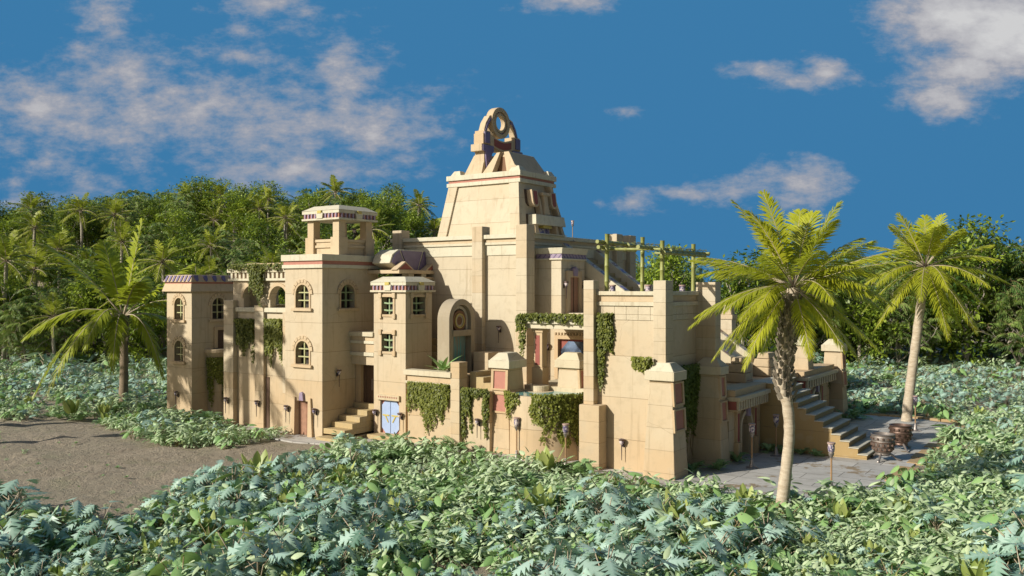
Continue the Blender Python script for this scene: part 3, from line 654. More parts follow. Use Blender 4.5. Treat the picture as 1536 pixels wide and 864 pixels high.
# ---- niche fountain
t = thing('niche_fountain', 'round topped niche with a bullseye ring above a teal stained water panel', 'fountain', -15.4, 2.8, 3.28)
mq = mapR(-14.95); q0, q1 = 1.55, 4.0
MB().ring(arch_pts(q0, q1, 3.28, 8.35, 20), arch_pts(q0 + .36, q1 - .36, 3.28, 8.0, 20), -.9, .0, mq).build('arch_frame', 'niche', t, .02)
MB().prism(arch_pts(q0 + .3, q1 - .3, 3.28, 8.05, 20), -.88, -.42, mq).build('back_panel', 'niche', t)
CC = (q0 + q1)/2
ring_ = lambda r: [(CC + r*math.cos(2*PI*k/28), 7.05 + r*math.sin(2*PI*k/28)) for k in range(28)]
MB().ring(arch_pts(q0 + .38, q1 - .38, 6.5, 7.95, 18), arch_pts(q0 + .58, q1 - .58, 6.5, 7.78, 18), -.45, -.22, mq).build('inner_moulding', 'tread', t, .01)
for r, ri, mt, c in ((.62, .44, 'wood_recess', -.2), (.44, .38, 'gold', -.16), (.38, .25, 'niche', -.2), (.25, .02, 'wood_recess', -.24)):
    MB().ring(ring_(r), ring_(ri), -.45, c, mq).build('bullseye_ring', mt, t)
MB().prism([(q0 + .3, 6.15), (q1 - .3, 6.15), (q1 - .3, 6.5), (q0 + .3, 6.5)], -.45, .06, mq).build('shelf', 'niche', t, .02)
MB().prism([(q0 + .55, 3.3), (q1 - .55, 3.3), (q1 - .55, 6.16), (q0 + .55, 6.16)], -.45, -.3, mq).build('water_panel', 'fall', t)
t = thing('garden_steps', 'low stone steps rising beside the niche fountain towards the temple', 'stairs', -17, 4, 3.28)
for k in range(6): MB().box(-19.9, -15.95 - .1*k, 2.6 + .42*k, 5.33, 3.28, 3.28 + .42*(k + 1)).build('step', 'step', t, .015)

# ---- planter wall
t = thing('planter_wall', 'low banded planter wall draped with a curtain of ivy', 'wall', -15.1, .4)
MB().box(-16.78, -13.5, .05, .62, 0, 3.5).build('wall', 'wall_b', t, .02)
for z0, z1, e, mt in ((3.502, 3.64, .12, 'trim'), (3.642, 3.98, .04, 'trim2'), (3.982, 4.28, .2, 'trim')):
    MB().box(-16.8 - e, -13.5, .05 - e, .62, z0, z1).build('coping', mt, t, .015)
MB().box(-17.35, -13.0, .62, 1.7, 0, 4.1).build('planting_bed', 'trim2', t, .02)
MB().box(-13.56, -12.92, -.08, .66, 0, 4.87).build('end_pillar', 'block', t, .025)

# ---- battered buttresses with red panels
def buttress(label, u0, u1, v0, v1, panel):
    t = thing('buttress', label, 'buttress', (u0+u1)/2, (v0+v1)/2, 0, 'capped buttresses of the palace')
    i = .24; u0 -= .1 if panel == 'F' else 0; u1 += .1; v0 -= .1
    MB().frust((u0, u1, v0, v1, 0), (u0 + i, u1 - i, v0 + i, v1 - i, 4.62)).build('shaft', 'block_big', t, .03)
    MB().box(u0 + .06, u1 - .06, v0 + .06, v1 - .06, 4.622, 5.05).build('cap_band', 'trim', t, .025)
    MB().frust((u0 + .1, u1 - .1, v0 + .1, v1 - .1, 5.052), (u0 + .46, u1 - .46, v0 + .46, v1 - .46, 5.45)).build('cap_top', 'trim', t, .025)
    if panel == 'F': mm = lambda a, z, c: (a, v0 + i*z/4.62 - c, z); a0, a1 = u0, u1
    else: mm = lambda a, z, c: (u1 - i*z/4.62 + c, a, z); a0, a1 = v0, v1
    for z0, z1 in ((2.2, 3.28), (3.42, 4.55)):
        k = i*z0/4.62 + .02
        b0, b1 = a0 + k, a1 - k
        p = MB().prism([(b0 + .17, z0 + .1), (b1 - .17, z0 + .1), (b1 - .17, z1 - .08), (b0 + .17, z1 - .08)], -.05, .02, mm).build('red_panel', 'pink', t)
        MB().ring([(b0, z0), (b1, z0), (b1, z1), (b0, z1)], [(b0 + .17, z0 + .1), (b1 - .17, z0 + .1), (b1 - .17, z1 - .08), (b0 + .17, z1 - .08)], -.05, .085, mm).build('panel_frame', 'trim2', p, .012)
    return t
buttress('capped buttress at the front corner of the terrace block, ivy tuft on its shoulder', -1.55, .0, -.35, 1.15, 'R')
buttress('capped buttress beside the near arched gate, in shade', -.85, .66, 3.8, 4.92, 'R')
buttress('capped buttress left of the pool basin, red panels facing the front', -11.3, -9.98, .5, 2.25, 'F')
buttress('capped buttress behind the pool basin, partly hidden by the tall corner pillar', -8.55, -6.92, 2.78, 4.05, 'R')
buttress('capped buttress at the far end of the side front, past the stairs', .0, 1.5, 24.1, 25.3, 'R')

# ---- terrace block
t = thing('terrace_block', 'tall pale terrace block with banded parapet and corner pillars, nearest the camera', 'building', -2.7, 2.7)
u0, u1, v0, v1 = -4.75, -.82, .3, 5.25
MB().box(u0, u1, v0, v1, 0, 6.9).build('wall', 'wall', t)
MB().box(u0, u1, v0, v0 + .32, 6.9, 7.42).box(u1 - .32, u1, v0 + .32, v1, 6.9, 7.42).build('upper_wall', 'wall', t)
bb = MB()
for k in range(6): a = u0 + .02 + (u1 - u0 - .04)*k/6; bb.prism([(a + .006, 7.43), (a + (u1-u0-.04)/6 - .006, 7.43), (a + (u1-u0-.04)/6 - .006, 8.12), (a + .006, 8.12)], -.3, .04, mapF(v0))
for k in range(7): a = v0 + .0 + (v1 - v0)*k/7; bb.prism([(a + .006, 7.43), (a + (v1-v0)/7 - .006, 7.43), (a + (v1-v0)/7 - .006, 8.12), (a + .006, 8.12)], -.3, .04, mapR(u1))
bb.build('block_course', 'wall', t, .01)
MB().box(u0 + .01, u1 - .33, v0 + .33, v1 - .01, 6.9, 6.95).build('roof', 'trim2', t)
for z0, z1, e, mt in ((8.122, 8.32, .13, 'trim'), (8.322, 8.64, .04, 'trim2'), (8.642, 8.84, .17, 'trim')):
    MB().box(u0 - e, u1 + e, v0 - e, v0 + .35, z0, z1).box(u1 - .35, u1 + e, v0 + .35, v1, z0, z1).build('parapet_course', mt, t, .015)
MB().box(-4.96, -4.38, -.16, .42, 0, 9.38).build('corner_pillar', 'block', t, .025)
MB().box(-5.02, -3.88, -.5, .29, 0, 3.2).build('pillar_foot', 'block_big', t, .03)
MB().box(-1.26, -.6, .1, .95, 4.6, 9.36).build('corner_pillar', 'block', t, .025)
MB().box(-.84, .22, 4.25, 5.0, 4.6, 9.3).build('corner_pillar', 'block', t, .025)

# ---- lower deck, arched gates, main stairs
t = thing('lower_deck', 'low stone deck along the side front, behind the arched gates', 'terrace', -2, 14)
MB().box(-5.0, -.15, 5.25, 25.0, 0, 3.3).build('wall', 'wall_b', t, .02)
MB().box(-5.0, .62, 4.95, 24.0, 3.42, 3.72).build('floor', 'trim2', t, .02)
def gate(label, a0, a1, ue):
    t = thing('arched_gate', label, 'gate', .4, (a0+a1)/2, 0, 'arched gates of the side front')
    c = (a0 + a1)/2 - .1; cuts = MB(); mm = mapR(.66)
    w = MB().box(-.14, .66, a0, a1, 0, 2.7).build('wall', 'wall_b', t)
    cuts.prism(arch_pts(c - .78, c + .78, -.1, 2.35, 16), -.7, .2, mm); cut(w, cuts)
    f = MB().ring(arch_pts(c - .98, c + .98, 0, 2.55, 16), arch_pts(c - .76, c + .76, 0, 2.33, 16), -.1, .16, mm).build('arch_frame', 'trim', t, .02)
    MB().prism([(c - .16, 2.2), (c + .16, 2.2), (c + .22, 2.75), (c - .22, 2.75)], -.05, .3, mm).build('keystone', 'lilac', f, .02)
    MB().prism(arch_pts(c - .8, c + .8, 0, 2.36, 16), -.69, -.62, mm).build('gate_shade_panel', 'wood_and_shade', t)  # dark panel stands in for the shade inside the arch
    for s in (-1, 1):
        b = c + s*1.30
        k = MB().box(.3, ue - .2, b - .27, b + .27, 0, .95).box(.3, ue - .3, b - .19, b + .19, .952, 2.5).box(.3, ue - .25, b - .27, b + .27, 2.5, 2.675).build('column', 'trim2', t, .02)
        MB().prism([(b - .12, 1.0), (b + .12, 1.0), (b + .12, 2.46), (b - .12, 2.46)], -.05, .015, mapR(ue - .3)).build('red_panel', 'red', k)
    MB().box(-.1, ue - .08, a0, a1, 2.722, 3.2).build('frieze', 'red', t)
    teeth(MB(), mapR(ue - .08), a0 + .02, a1 - .02, 2.73, 3.198, 13, -.05, .12, .58).build('dentils', 'trim', t, .01)
    MB().box(-.1, ue, a0 - .03, a1 + .03, 2.68, 2.76).build('architrave', 'trim2', t, .01)
    MB().box(-.1, ue + .14, a0 - .05, a1 + .05, 3.2, 3.42).build('cornice', 'trim', t, .02)
    MB().box(-.1, ue - .12, a0, a1, 3.422, 3.77).build('parapet', 'trim2', t, .02)
gate('arched gate with dentil cornice in the shade, near side of the grey stairs', 4.95, 9.72, 1.12)
gate('arched gate half hidden beyond the grey stairs', 16.9, 23.9, 1.12)
t = thing('grand_staircase', 'wide flight of tan steps with grey treads running down to the flagstones', 'stairs', 3.6, 11.7)
N_, UA, UB, ZA = 12, .95, 6.3, 3.74
body = MB()
for k in range(N_):
    a = UA + (UB - UA)*k/N_; z = ZA*(1 - k/N_)
    body.box(a if k else UA - .9, UA + (UB - UA)*(k + 1)/N_, 9.76, 13.6, 0, z - .055)
body.build('stair_body', 'flank', t)
for k in range(N_):
    a = UA + (UB - UA)*k/N_; z = ZA*(1 - k/N_)
    MB().box(a - (.02 if k else .85), UA + (UB - UA)*(k + 1)/N_ + .06, 9.71, 13.65, z - .054, z).build('tread', 'tread', t, .01)
t = thing('lower_staircase', 'lower flight between mosaic topped balustrades ending in a curled stone scroll', 'stairs', -2.3, 11.5, 3.74)
balustrade(t, 9.0, 9.65, -4.7, 7.75, -.75, 5.12, 6, 0, 1.1)
balustrade(t, 13.2, 13.85, -4.7, 7.45, -1.1, 4.98, 6, 1, 1.1)
MB().prism([(-5.0, 3.7), (-5.0, 7.3), (-.9, 4.4), (-.9, 3.7)], .1, 4.7, lambda a, z, c: (a, 9.05 + c, z)).build('stair_flank', 'trim', t, .02)
for vv in (8.75, 13.0):
    s_ = t if vv < 10 else t
    q = MB()
    for z0, z1, i in ((3.74, 4.28, 0), (4.3, 4.78, .1), (4.8, 5.14, .3)):
        q.prism([(-1.05 + i*1.2, z0), (.22 - i*.35, z0), (.22 - i*.5 - .05, z1), (-1.05 + i*1.2 + .12, z1)], 0, 1.15, lambda a, z, c: (a, vv + c, z))
    q = q.build('scroll_end', 'trim2', s_, .05)
    MB().prism([(vv + .12, 3.85), (vv + 1.0, 3.85), (vv + .95, 4.9), (vv + .2, 4.9)], -.1, .0, lambda a, z, c: (.235 - (z - 3.74)*.2 + c, a, z)).build('scroll_panel', 'red', q)
for a0, b0, zt in ((-3.3, 13.9, 7.95), (-4.9, 8.9, 7.9)): MB().frust((a0 - .1, a0 + .85, b0 - .1, b0 + .85, 3.74), (a0, a0 + .75, b0, b0 + .75, zt - .9)).box(a0 - .06, a0 + .81, b0 - .06, b0 + .81, zt - .9, zt - .6).box(a0 + .06, a0 + .69, b0 + .06, b0 + .69, zt - .6, zt).build('newel', 'block', t, .03)
t = thing('deck_pier', 'square capped pier on the deck beyond the grey stairs', 'pier', .2, 19.1, 3.74)
MB().frust((-.42, .8, 18.5, 19.7, 3.74), (-.34, .72, 18.58, 19.62, 5.3)).build('shaft', 'block_big', t, .03)
MB().box(-.46, .84, 18.46, 19.74, 5.302, 5.62).frust((-.4, .78, 18.5, 19.7, 5.622), (-.05, .43, 18.9, 19.3, 5.95)).build('cap', 'trim', t, .03)

# ================================================================== PROPS
def copy_tree(o, parent=None):
    c = o.copy(); COL.objects.link(c)
    if parent is not None: c.parent = parent
    for ch in list(o.children): copy_tree(ch, c)
    return c
# standing torch
def torch_proto():
    t = thing('standing_torch', '', 'torch', 0, 0, 0, 'standing torches around the palace')
    p = MB().tube([(0, 0, .1), (0, 0, 1.62)], .04, 10).build('pole', 'pole', t, 0, True)
    b = MB().lathe(0, 0, [(.30, 0), (.30, .03), (.17, .06), (.12, .14), (.09, .3), (.06, .42), (.075, .45), (.045, .5)], 18)
    for k in range(3):
        a = 2*PI*k/3; b.tube([(.1*math.cos(a), .1*math.sin(a), .1), (.25*math.cos(a), .25*math.sin(a), .05), (.36*math.cos(a), .36*math.sin(a), .015)], .028, 6)
    b.build('foot', 'silver', t, 0, True)
    MB().lathe(0, 0, [(.04, 1.52), (.07, 1.6), (.11, 1.66), (.125, 1.74), (.09, 1.78)], 18).build('collar', 'silver', t, 0, True)
    c = MB().lathe(0, 0, [(.10, 1.78), (.135, 1.82), (.15, 1.95), (.135, 2.1), (.15, 2.14), (.165, 2.2), (.15, 2.2), (.12, 2.13)], 18).build('bowl', 'cup', t, 0, True)
    MB().lathe(0, 0, [(.145, 2.13), (.175, 2.15), (.175, 2.21), (.155, 2.215)], 18).build('bowl_rim', 'rim_clay', c, 0, True)
    return t
tp = torch_proto(); first = True
for lab, u, v, z, s in (
    ('standing torch on the plaza left of the grey staircase, nearest the camera', 6.75, 1.2, .03, 1.0),
    ('standing torch beside the slender pale palm at the far edge of the plaza', 6.6, 21.3, .03, 1.0),
    ('standing torch in the shade just outside the near arched gate', 2.05, 4.45, .03, 1.0),
    ('standing torch in the shade by the ferns along the stair flank', 2.05, 8.2, .03, 1.0),
    ('standing torch in front of the ivy clad pool basin, by the left buttress', -8.75, -.55, .03, 1.0),
    ('standing torch in front of the pool basin, beside the tall corner pillar', -5.55, -.9, .03, 1.0),
    ('torch on the terrace roof beside the leftmost bamboo post', -3.9, .95, 6.95, 1.0),
    ('torch on the terrace roof behind the second bamboo post', -2.05, 1.2, 6.95, 1.0),
    ('torch on the terrace roof half hidden by the corner pillar', -1.5, 1.25, 6.95, 1.0),
    ('torch on the terrace roof near the last bamboo post', -1.3, 3.6, 6.95, 1.0),
    ('small torch on the temple ledge beside the upper balustrade', -12.0, 10.6, 12.0, .62)):
    o = tp if first else copy_tree(tp); first = False
    o.location = W(u, v, z); o.scale = (s, s, s); o['label'] = lab
# wall torch: local -v is the outward side
def wall_torch_proto():
    t = thing('wall_torch', '', 'torch', 0, 0, 0, 'torches fixed to the palace walls')
    MB().box(-.05, .05, -.05, .02, -.12, .12).tube([(0, -.03, 0), (0, -.16, -.03), (0, -.2, .05)], .022, 6).build('bracket', 'iron', t)
    MB().tube([(0, -.2, .1), (0, -.2, -.75)], [.03, .016], 8).build('handle', 'iron', t, 0, True)
    c = MB().lathe(0, -.2, [(.04, .0), (.09, .06), (.12, .16), (.1, .24), (.13, .3), (.1, .3)], 14).build('bowl', 'cup', t, 0, True)
    MB().lathe(0, -.2, [(.10, .2), (.15, .23), (.15, .28), (.11, .3)], 14).build('bowl_ring', 'bronze', c, 0, True)
    return t
wp = wall_torch_proto(); first = True
for lab, u, v, z, side in (
    ('wall torch low on the far corner tower', -37.35, -1.0, 1.45, 'F'),
    ('wall torch on the end pillar of the arcade wing', -31.25, -1.45, 1.5, 'F'),
    ('wall torch between the two ivy panels of the arcade wing', -28.3, -1.32, 1.5, 'F'),
    ('wall torch left of the plank door of the front tower', -24.95, -1.8, 1.5, 'F'),
    ('wall torch right of the plank door of the front tower', -22.45, -1.8, 1.5, 'F'),
    ('wall torch on the shaded side of the front tower above the stone steps', -21.95, -.62, 3.75, 'R'),
    ('wall torch left of the pale blue door', -19.72, .5, 1.4, 'F'),
    ('wall torch right of the pale blue door', -17.68, .5, 1.35, 'F'),
    ('wall torch on the low ivy wall left of the pool buttress', -11.75, .2, 1.55, 'F'),
    ('wall torch low on the front of the terrace block', -2.95, .3, 1.3, 'F'),
    ('wall torch on the temple base inside the fountain shadow', -14.0, 5.35, 6.4, 'F'),
    ('wall torch left of the tall brown bay door', -10.34, 6.75, 9.1, 'R'),
    ('wall torch right of the tall brown bay door', -10.34, 8.98, 9.1, 'R'),
    ('wall torch at the back of the shaded portico', -11.2, 6.45, 5.35, 'F'),
    ('wall torch on the temple base behind the garden steps', -18.2, 5.35, 6.3, 'F'),
    ('wall torch on the back post of the rooftop kiosk', -23.0, 2.1, 12.5, 'F'),
    ('wall torch beside the near arched gate column', .15, 5.3, 1.5, 'R')):
    o = wp if first else copy_tree(wp); first = False
    o.location = W(u, v, z); o.rotation_euler = (0, 0, ANG + (PI/2 if side == 'R' else 0)); o['label'] = lab
# braziers
def brazier():
    t = thing('brazier', '', 'brazier', 0, 0, 0, 'bronze braziers by the grand staircase')
    MB().lathe(0, 0, [(.10, .26), (.34, .28), (.38, .34), (.36, .40), (.44, .52), (.52, .72), (.555, .92), (.56, 1.02), (.545, 1.05), (.575, 1.08), (.58, 1.26), (.56, 1.3), (.59, 1.33), (.60, 1.38), (.54, 1.39), (.50, 1.32), (.46, 1.26), (.02, 1.24)], 30).build('bowl', 'pewter', t, 0, True)
    b = MB()
    for z, r in ((.52, .44), (.74, .525), (.97, .558)): b.lathe(0, 0, [(r - .03, z - .03), (r + .024, z - .025), (r + .024, z + .025), (r - .03, z + .03)], 30)
    for k in range(14):
        a = 2*PI*k/14; b.lathe(.585*math.cos(a), .585*math.sin(a), [(.02, 1.12), (.055, 1.13), (.055, 1.21), (.02, 1.22)], 8)
        b.box(.555*math.cos(a) - .05, .555*math.cos(a) + .05, .555*math.sin(a) - .05, .555*math.sin(a) + .05, .80, .91)
        b.box(.49*math.cos(a + .2) - .05, .49*math.cos(a + .2) + .05, .49*math.sin(a + .2) - .05, .49*math.sin(a + .2) + .05, .58, .68)
    b.build('studded_bands', 'bronze', t)
    for k in range(3):
        a = 2*PI*k/3 + .45; c, s_ = math.cos(a), math.sin(a)
        MB().tube([(.28*c, .28*s_, .40), (.48*c, .48*s_, .27), (.66*c, .66*s_, .11), (.82*c, .82*s_, .03), (.9*c, .9*s_, .06)], [.065, .06, .055, .065, .03], 8).build('leg', 'silver', t, 0, True)
    return t
bz = brazier(); bz.location = W(7.0, 10.2, .03); bz['label'] = 'grey studded brazier at the foot of the grey stairs, nearer the camera'
b2 = copy_tree(bz); b2.location = W(7.15, 13.9, .03); b2.rotation_euler = (0, 0, ANG + .7); b2['label'] = 'darker bronze brazier farther back near the far palm'
for c in b2.children:
    if c.name.startswith(('bowl', 'studded')): c.data = c.data.copy(); c.data.materials[0] = M['bronze']
# bamboo pergola
t = thing('bamboo_pergola', 'green bamboo pergola of four posts and lashed poles on the terrace roof', 'pergola', -2.8, 2.6, 6.95)
def bamboo(mb, p, q, r, n=9):
    p, q = Vector(p), Vector(q); pts = []; rad = []
    for k in range(n):
        for f, s in ((.02, 1.0), (.5, .93), (.94, .98), (.97, 1.13)):
            x = (k + f)/n; pts.append(p.lerp(q, x)); rad.append(r*s)
    return mb.tube(pts, rad, 12)
for u, v, zt in ((-4.15, .75, 11.75), (-4.15, 4.75, 11.78), (-1.75, 2.1, 11.4), (-1.75, 6.0, 11.4)):
    bamboo(MB(), (u, v, 6.95 if v < 5.2 else 3.74), (u + .04, v, zt), .115, 6).build('post', 'bamboo', t, 0, True)
for u, z, a, b in ((-4.27, 11.32, .0, 3.7), (-4.05, 11.25, 2.9, 7.6), (-4.32, 11.05, .2, 4.2), (-1.87, 10.98, -.3, 3.2), (-1.65, 10.9, 2.9, 7.8), (-1.6, 10.78, 2.0, 7.2)):
    bamboo(MB(), (u, a, z), (u + .05, b, z - .02), .10, 7).build('beam', 'bamboo', t, 0, True)
for v in (.6, 6.8): bamboo(MB(), (-4.6, v + .5, 10.98), (-1.3, v + .5, 10.9), .07, 7).build('cross_pole', 'bamboo', t, 0, True)
th = MB(); R_ = random.Random(3)
for u, a, b, z in ((-4.2, 3.6, 7.4, 11.4), (-1.7, 3.1, 7.7, 11.04)):
    for k in range(150):
        v = R_.uniform(a, b); x = u + R_.uniform(-.14, .14); l = R_.uniform(.12, .3); w_ = .03
        d = R_.uniform(-.12, .12)
        th.add([(x - w_, v, z), (x + w_, v, z), (x + d, v + l*.7, z + R_.uniform(-.05, .14))], [(0, 1, 2)])
th.build('dry_leaf_edge', 'thatch', t)
# ================================================================== GROUND
SUN_E, SKY_GAIN, EXPO = 5.0, .88, .19
def hill(x, y):
    sm = lambda a, b, q: np.clip((q - a)/(b - a), 0, 1)**2*(3 - 2*np.clip((q - a)/(b - a), 0, 1))
    left = sm(-6, -22, x)*(1 - .30*sm(-60, -100, x))
    return (15.5*sm(98, 158, y) + 7*sm(150, 210, y))*left + 3.0*sm(100, 180, y)*(1 - left)
DIRT = [(-60, 57), (-37.4, 58.5), (-28.4, 59), (-23.7, 53.5), (-19.4, 49.7), (-16.0, 48.6), (-14.3, 51.5), (-11.8, 54), (-10.4, 50), (-11.2, 44.0), (-13.0, 41.0), (-14.0, 38.6), (-14.6, 36.0), (-14.8, 33.4), (-15.0, 31.2), (-15.8, 31.0), (-17.6, 33.2), (-20.0, 34.4), (-24.5, 34.4), (-60, 33)]
def inside(poly, x, y):
    c = False; n = len(poly)
    for i in range(n):
        x0, y0 = poly[i]; x1, y1 = poly[i-1]
        if (y0 > y) != (y1 > y) and x < (x1 - x0)*(y - y0)/(y1 - y0) + x0: c = not c
    return c
xs = np.concatenate([np.linspace(-1200, -140, 12), np.arange(-130, 131, 1.0), np.linspace(140, 1200, 12)])
ys = np.concatenate([np.linspace(-300, -20, 8), np.arange(-12, 200, 1.0), np.linspace(210, 1800, 14)])
XX, YY = np.meshgrid(xs, ys); ZZ = hill(XX, YY)
uu = (XX - OX)*UX + (YY - OY)*UY; vv = (XX - OX)*VX + (YY - OY)*VY
away = np.clip((np.maximum(-3.2 - vv, np.maximum(uu - 10, 0)))/4, 0, 1)
rough = .13*np.sin(XX*.9 + 1.3*np.sin(YY*.5))*np.sin(YY*1.1 + np.sin(XX*.7)) + .07*np.sin(XX*2.3 + YY*1.7) + .05*rng.standard_normal(XX.shape)
ZZ = ZZ + np.where(np.abs(XX) < 130, rough*away, 0) - .03
nx, ny = len(xs), len(ys)
me = bpy.data.meshes.new('ground')
idx = np.arange(nx*ny).reshape(ny, nx)
quads = np.stack([idx[:-1, :-1], idx[:-1, 1:], idx[1:, 1:], idx[1:, :-1]], -1).reshape(-1, 4)
me.from_pydata(np.stack([XX, YY, ZZ], -1).reshape(-1, 3).tolist(), [], quads.tolist())
me.polygons.foreach_set('use_smooth', np.ones(len(me.polygons), bool)); me.materials.append(M['ground'])
go = bpy.data.objects.new('ground', me); COL.objects.link(go); go['kind'] = 'structure'
pv = MB().prism([(-29.5, -2.6), (-29.5, -.5), (-25, 1.0), (-.2, 1.2), (-.2, 27.0), (5.0, 27.6), (8.2, 25.5), (8.6, 12), (8.4, 5), (7.6, -.5), (6.4, -2.9), (2.0, -3.0), (-3, -2.5), (-14, -2.2), (-20, -2.9), (-22.5, -3.6), (-25, -3.4)], -.2, .035, lambda a, z, c: (a, z, c)).build('pavement', 'paving')
pv['kind'] = 'structure'
kb = MB(); R_ = random.Random(5); v = 2.0
while v < 25:
    l = R_.uniform(.9, 1.8)
    if R_.random() < .8: kb.box(8.1 + .02*v*0 + R_.uniform(-.05, .05), 8.95, v, v + l - .05, -.1, .06 + R_.uniform(0, .04))
    v += l
u = 1.0
while u < 7.5:
    l = R_.uniform(.8, 1.6); kb.box(u, u + l - .05, 26.9, 27.5, -.1, .14); u += l
k_ = kb.build('kerb', 'kerb', None, .02); k_['kind'] = 'structure'
# ================================================================== VEGETATION
class LM:
    """leaf mesh: vertices with a per-vertex tint, faces with a material slot"""
    def __init__(s): s.v = []; s.t = []; s.f = []; s.m = []
    def add(s, vs, fs, tint=.5, mat=0):
        k = len(s.v); s.v += [tuple(p) for p in vs]; s.t += [tint]*len(vs)
        s.f += [tuple(i + k for i in f) for f in fs]; s.m += [mat]*len(fs)
    def tube(s, pts, rad, n=5, mat=1, tint=.5):
        b = MB().tube(pts, rad, n); s.add(b.v, b.f, tint, mat)
    def mesh(s, name, mats, smooth=True):
        me = bpy.data.meshes.new(name); me.from_pydata(s.v, [], s.f)
        at = me.attributes.new('tint', 'FLOAT', 'POINT'); at.data.foreach_set('value', np.array(s.t, dtype=np.float32))
        for m in mats: me.materials.append(M[m])
        me.polygons.foreach_set('material_index', np.array(s.m, dtype=np.int32))
        me.polygons.foreach_set('use_smooth', np.full(len(s.f), smooth)); me.update(); return me
def obj(name, me, parent=None):
    o = bpy.data.objects.new(name, me); COL.objects.link(o)
    if parent is not None: o.parent = parent
    return o
V3 = Vector; UP = V3((0, 0, 1))
def frond(lm, base, d, L, droop, n, ll, lw, R, thick=.035, t0=.16, hang=.25, tint=.5, ribmat=1, twist=0.0):
    d = V3(d).normalized(); base = V3(base)
    f = lambda t: base + d*(L*t) + V3((0, 0, -droop*L*t*t))
    pts = [f(k/8) for k in range(9)]
    lm.tube(pts, [thick*(1 - .85*k/8) for k in range(9)], 5, ribmat)
    for k in range(n):
        t = t0 + (1 - t0)*(k + .5)/n
        p = f(t); tg = (f(min(t + .03, 1.03)) - f(t - .03)).normalized()
        sd = tg.cross(UP)
        if sd.length < .15: sd = tg.cross(V3((.3, 1, 0)))
        sd.normalize(); nrm = sd.cross(tg).normalized()
        ln = ll*(math.sin(PI*min(.10 + .86*(t - t0)/(1 - t0), .97))**.62)*(1 - .25*t)
        for s in (-1, 1):
            a = .55 + .55*t + R.uniform(-.09, .09)
            dr = (sd*s*math.cos(a) + tg*math.sin(a) + nrm*R.uniform(.05, .3) + V3((0, 0, -hang*R.uniform(.6, 1.4)))).normalized()
            w = tg*lw*.5
            q = p + dr*ln*.45; e = p + dr*ln + V3((0, 0, -.16*ln))
            lm.add([p - w*.5, p + w*.5, q + w, q - w, e], [(0, 1, 2, 3), (3, 2, 4)], min(1, max(0, tint + R.uniform(-.25, .25))), 0)
def sph(az, el): return V3((math.cos(el)*math.cos(az), math.cos(el)*math.sin(az), math.sin(el)))
# ---------------------------------------------------------------- hero palms
def hero_palm(label, trunk, rad, specs, ll, lw, n, leafmat, bark, seed, boots=None, thick=.05, hang=.25):
    R = random.Random(seed); base = V3(trunk[0]); top = V3(trunk[-1])
    t = bpy.data.objects.new('palm_tree', None); COL.objects.link(t); t.location = base
    tag(t, label, 'palm tree', None)
    pts = [V3(p) - base for p in trunk]
    fine = []; fr = []
    for k in range(len(pts) - 1):                           # Catmull-Rom through the measured trunk
        p0, p1, p2, p3 = pts[max(k-1, 0)], pts[k], pts[k+1], pts[min(k+2, len(pts)-1)]
        for j in range(6):
            x = j/6
            fine.append(.5*((2*p1) + (p2 - p0)*x + (2*p0 - 5*p1 + 4*p2 - p3)*x*x + (3*p1 - p0 - 3*p2 + p3)*x**3))
            fr.append((rad[k]*(1 - x) + rad[k+1]*x)*(1 + .05*math.sin(7*k + 2.1*j) + R.uniform(-.03, .03)))
    fine.append(pts[-1]); fr.append(rad[-1])
    MB().tube(fine, fr, 14).build('trunk', bark, t, 0, True, world=True)
    if boots:
        lm = LM(); z0, z1, r, cnt = boots
        for k in range(cnt):
            z = z0 + (z1 - z0)*(k/cnt); c = min(fine, key=lambda p: abs(p.z - z)); az = k*2.4 + R.uniform(-.2, .2)
            o = V3((math.cos(az), math.sin(az), 0)); s_ = V3((-o.y, o.x, 0)); l = R.uniform(.28, .5)
            b = V3((c.x, c.y, z)) + o*r*.8; w = .1
            lm.add([b - s_*w, b + s_*w, b + s_*w*.6 + o*l*.45 + UP*l*.8, b - s_*w*.6 + o*l*.45 + UP*l*.8, b + UP*.02 + o*.13, b + o*(l*.45 + .05) + UP*(l*.8 - .06)],
                   [(0, 1, 2, 3), (0, 4, 1), (0, 3, 5, 4), (1, 4, 5, 2), (3, 2, 5)], .5, 0)
        obj('frond_stubs', lm.mesh('frond_stubs', ['bark_boot'], False), t)
    c = top - base
    for sp in specs:
        d, L, dp = sp
        lm = LM(); frond(lm, c + V3(d)*.12, d, L*R.uniform(.95, 1.05), dp, n, ll*(L/specs[0][1])**.5, lw, R, thick, .2, hang)
        obj('frond', lm.mesh('frond', [leafmat, 'stalk']), t)
    return t
R_ = random.Random(11); sp = []
for k in range(22): sp.append((sph(k*2.4 + R_.uniform(-.2, .2), math.radians(R_.choice((24, 34, 44, 54, 64, 76)) + R_.uniform(-5, 5))), R_.uniform(4.1, 4.8), R_.uniform(.14, .30)))
for k in range(18): sp.append((sph(k*2.4 + .9 + R_.uniform(-.2, .2), math.radians(R_.uniform(2, 32))), R_.uniform(3.5, 4.3), R_.uniform(.35, .6)))
for k in range(12): sp.append((sph(k*2.4 + .4, math.radians(R_.uniform(-40, -8))), R_.uniform(2.8, 3.6), R_.uniform(.35, .55)))
hero_palm('tall palm with a pale curving trunk and shaggy neck in front of the plaza', [(10.6, 34.6, -.1), (10.89, 34.6, 2.2), (10.97, 34.6, 3.5), (10.87, 34.6, 4.57), (10.71, 34.6, 5.36), (10.89, 34.6, 6.8), (11.13, 34.6, 9.0)], [.27, .215, .21, .23, .28, .27, .24],
          sp, 1.1, .085, 56, 'palm', 'bark_pale', 21, (4.6, 8.7, .27, 120), .03, .3)
R_ = random.Random(14); sp = []
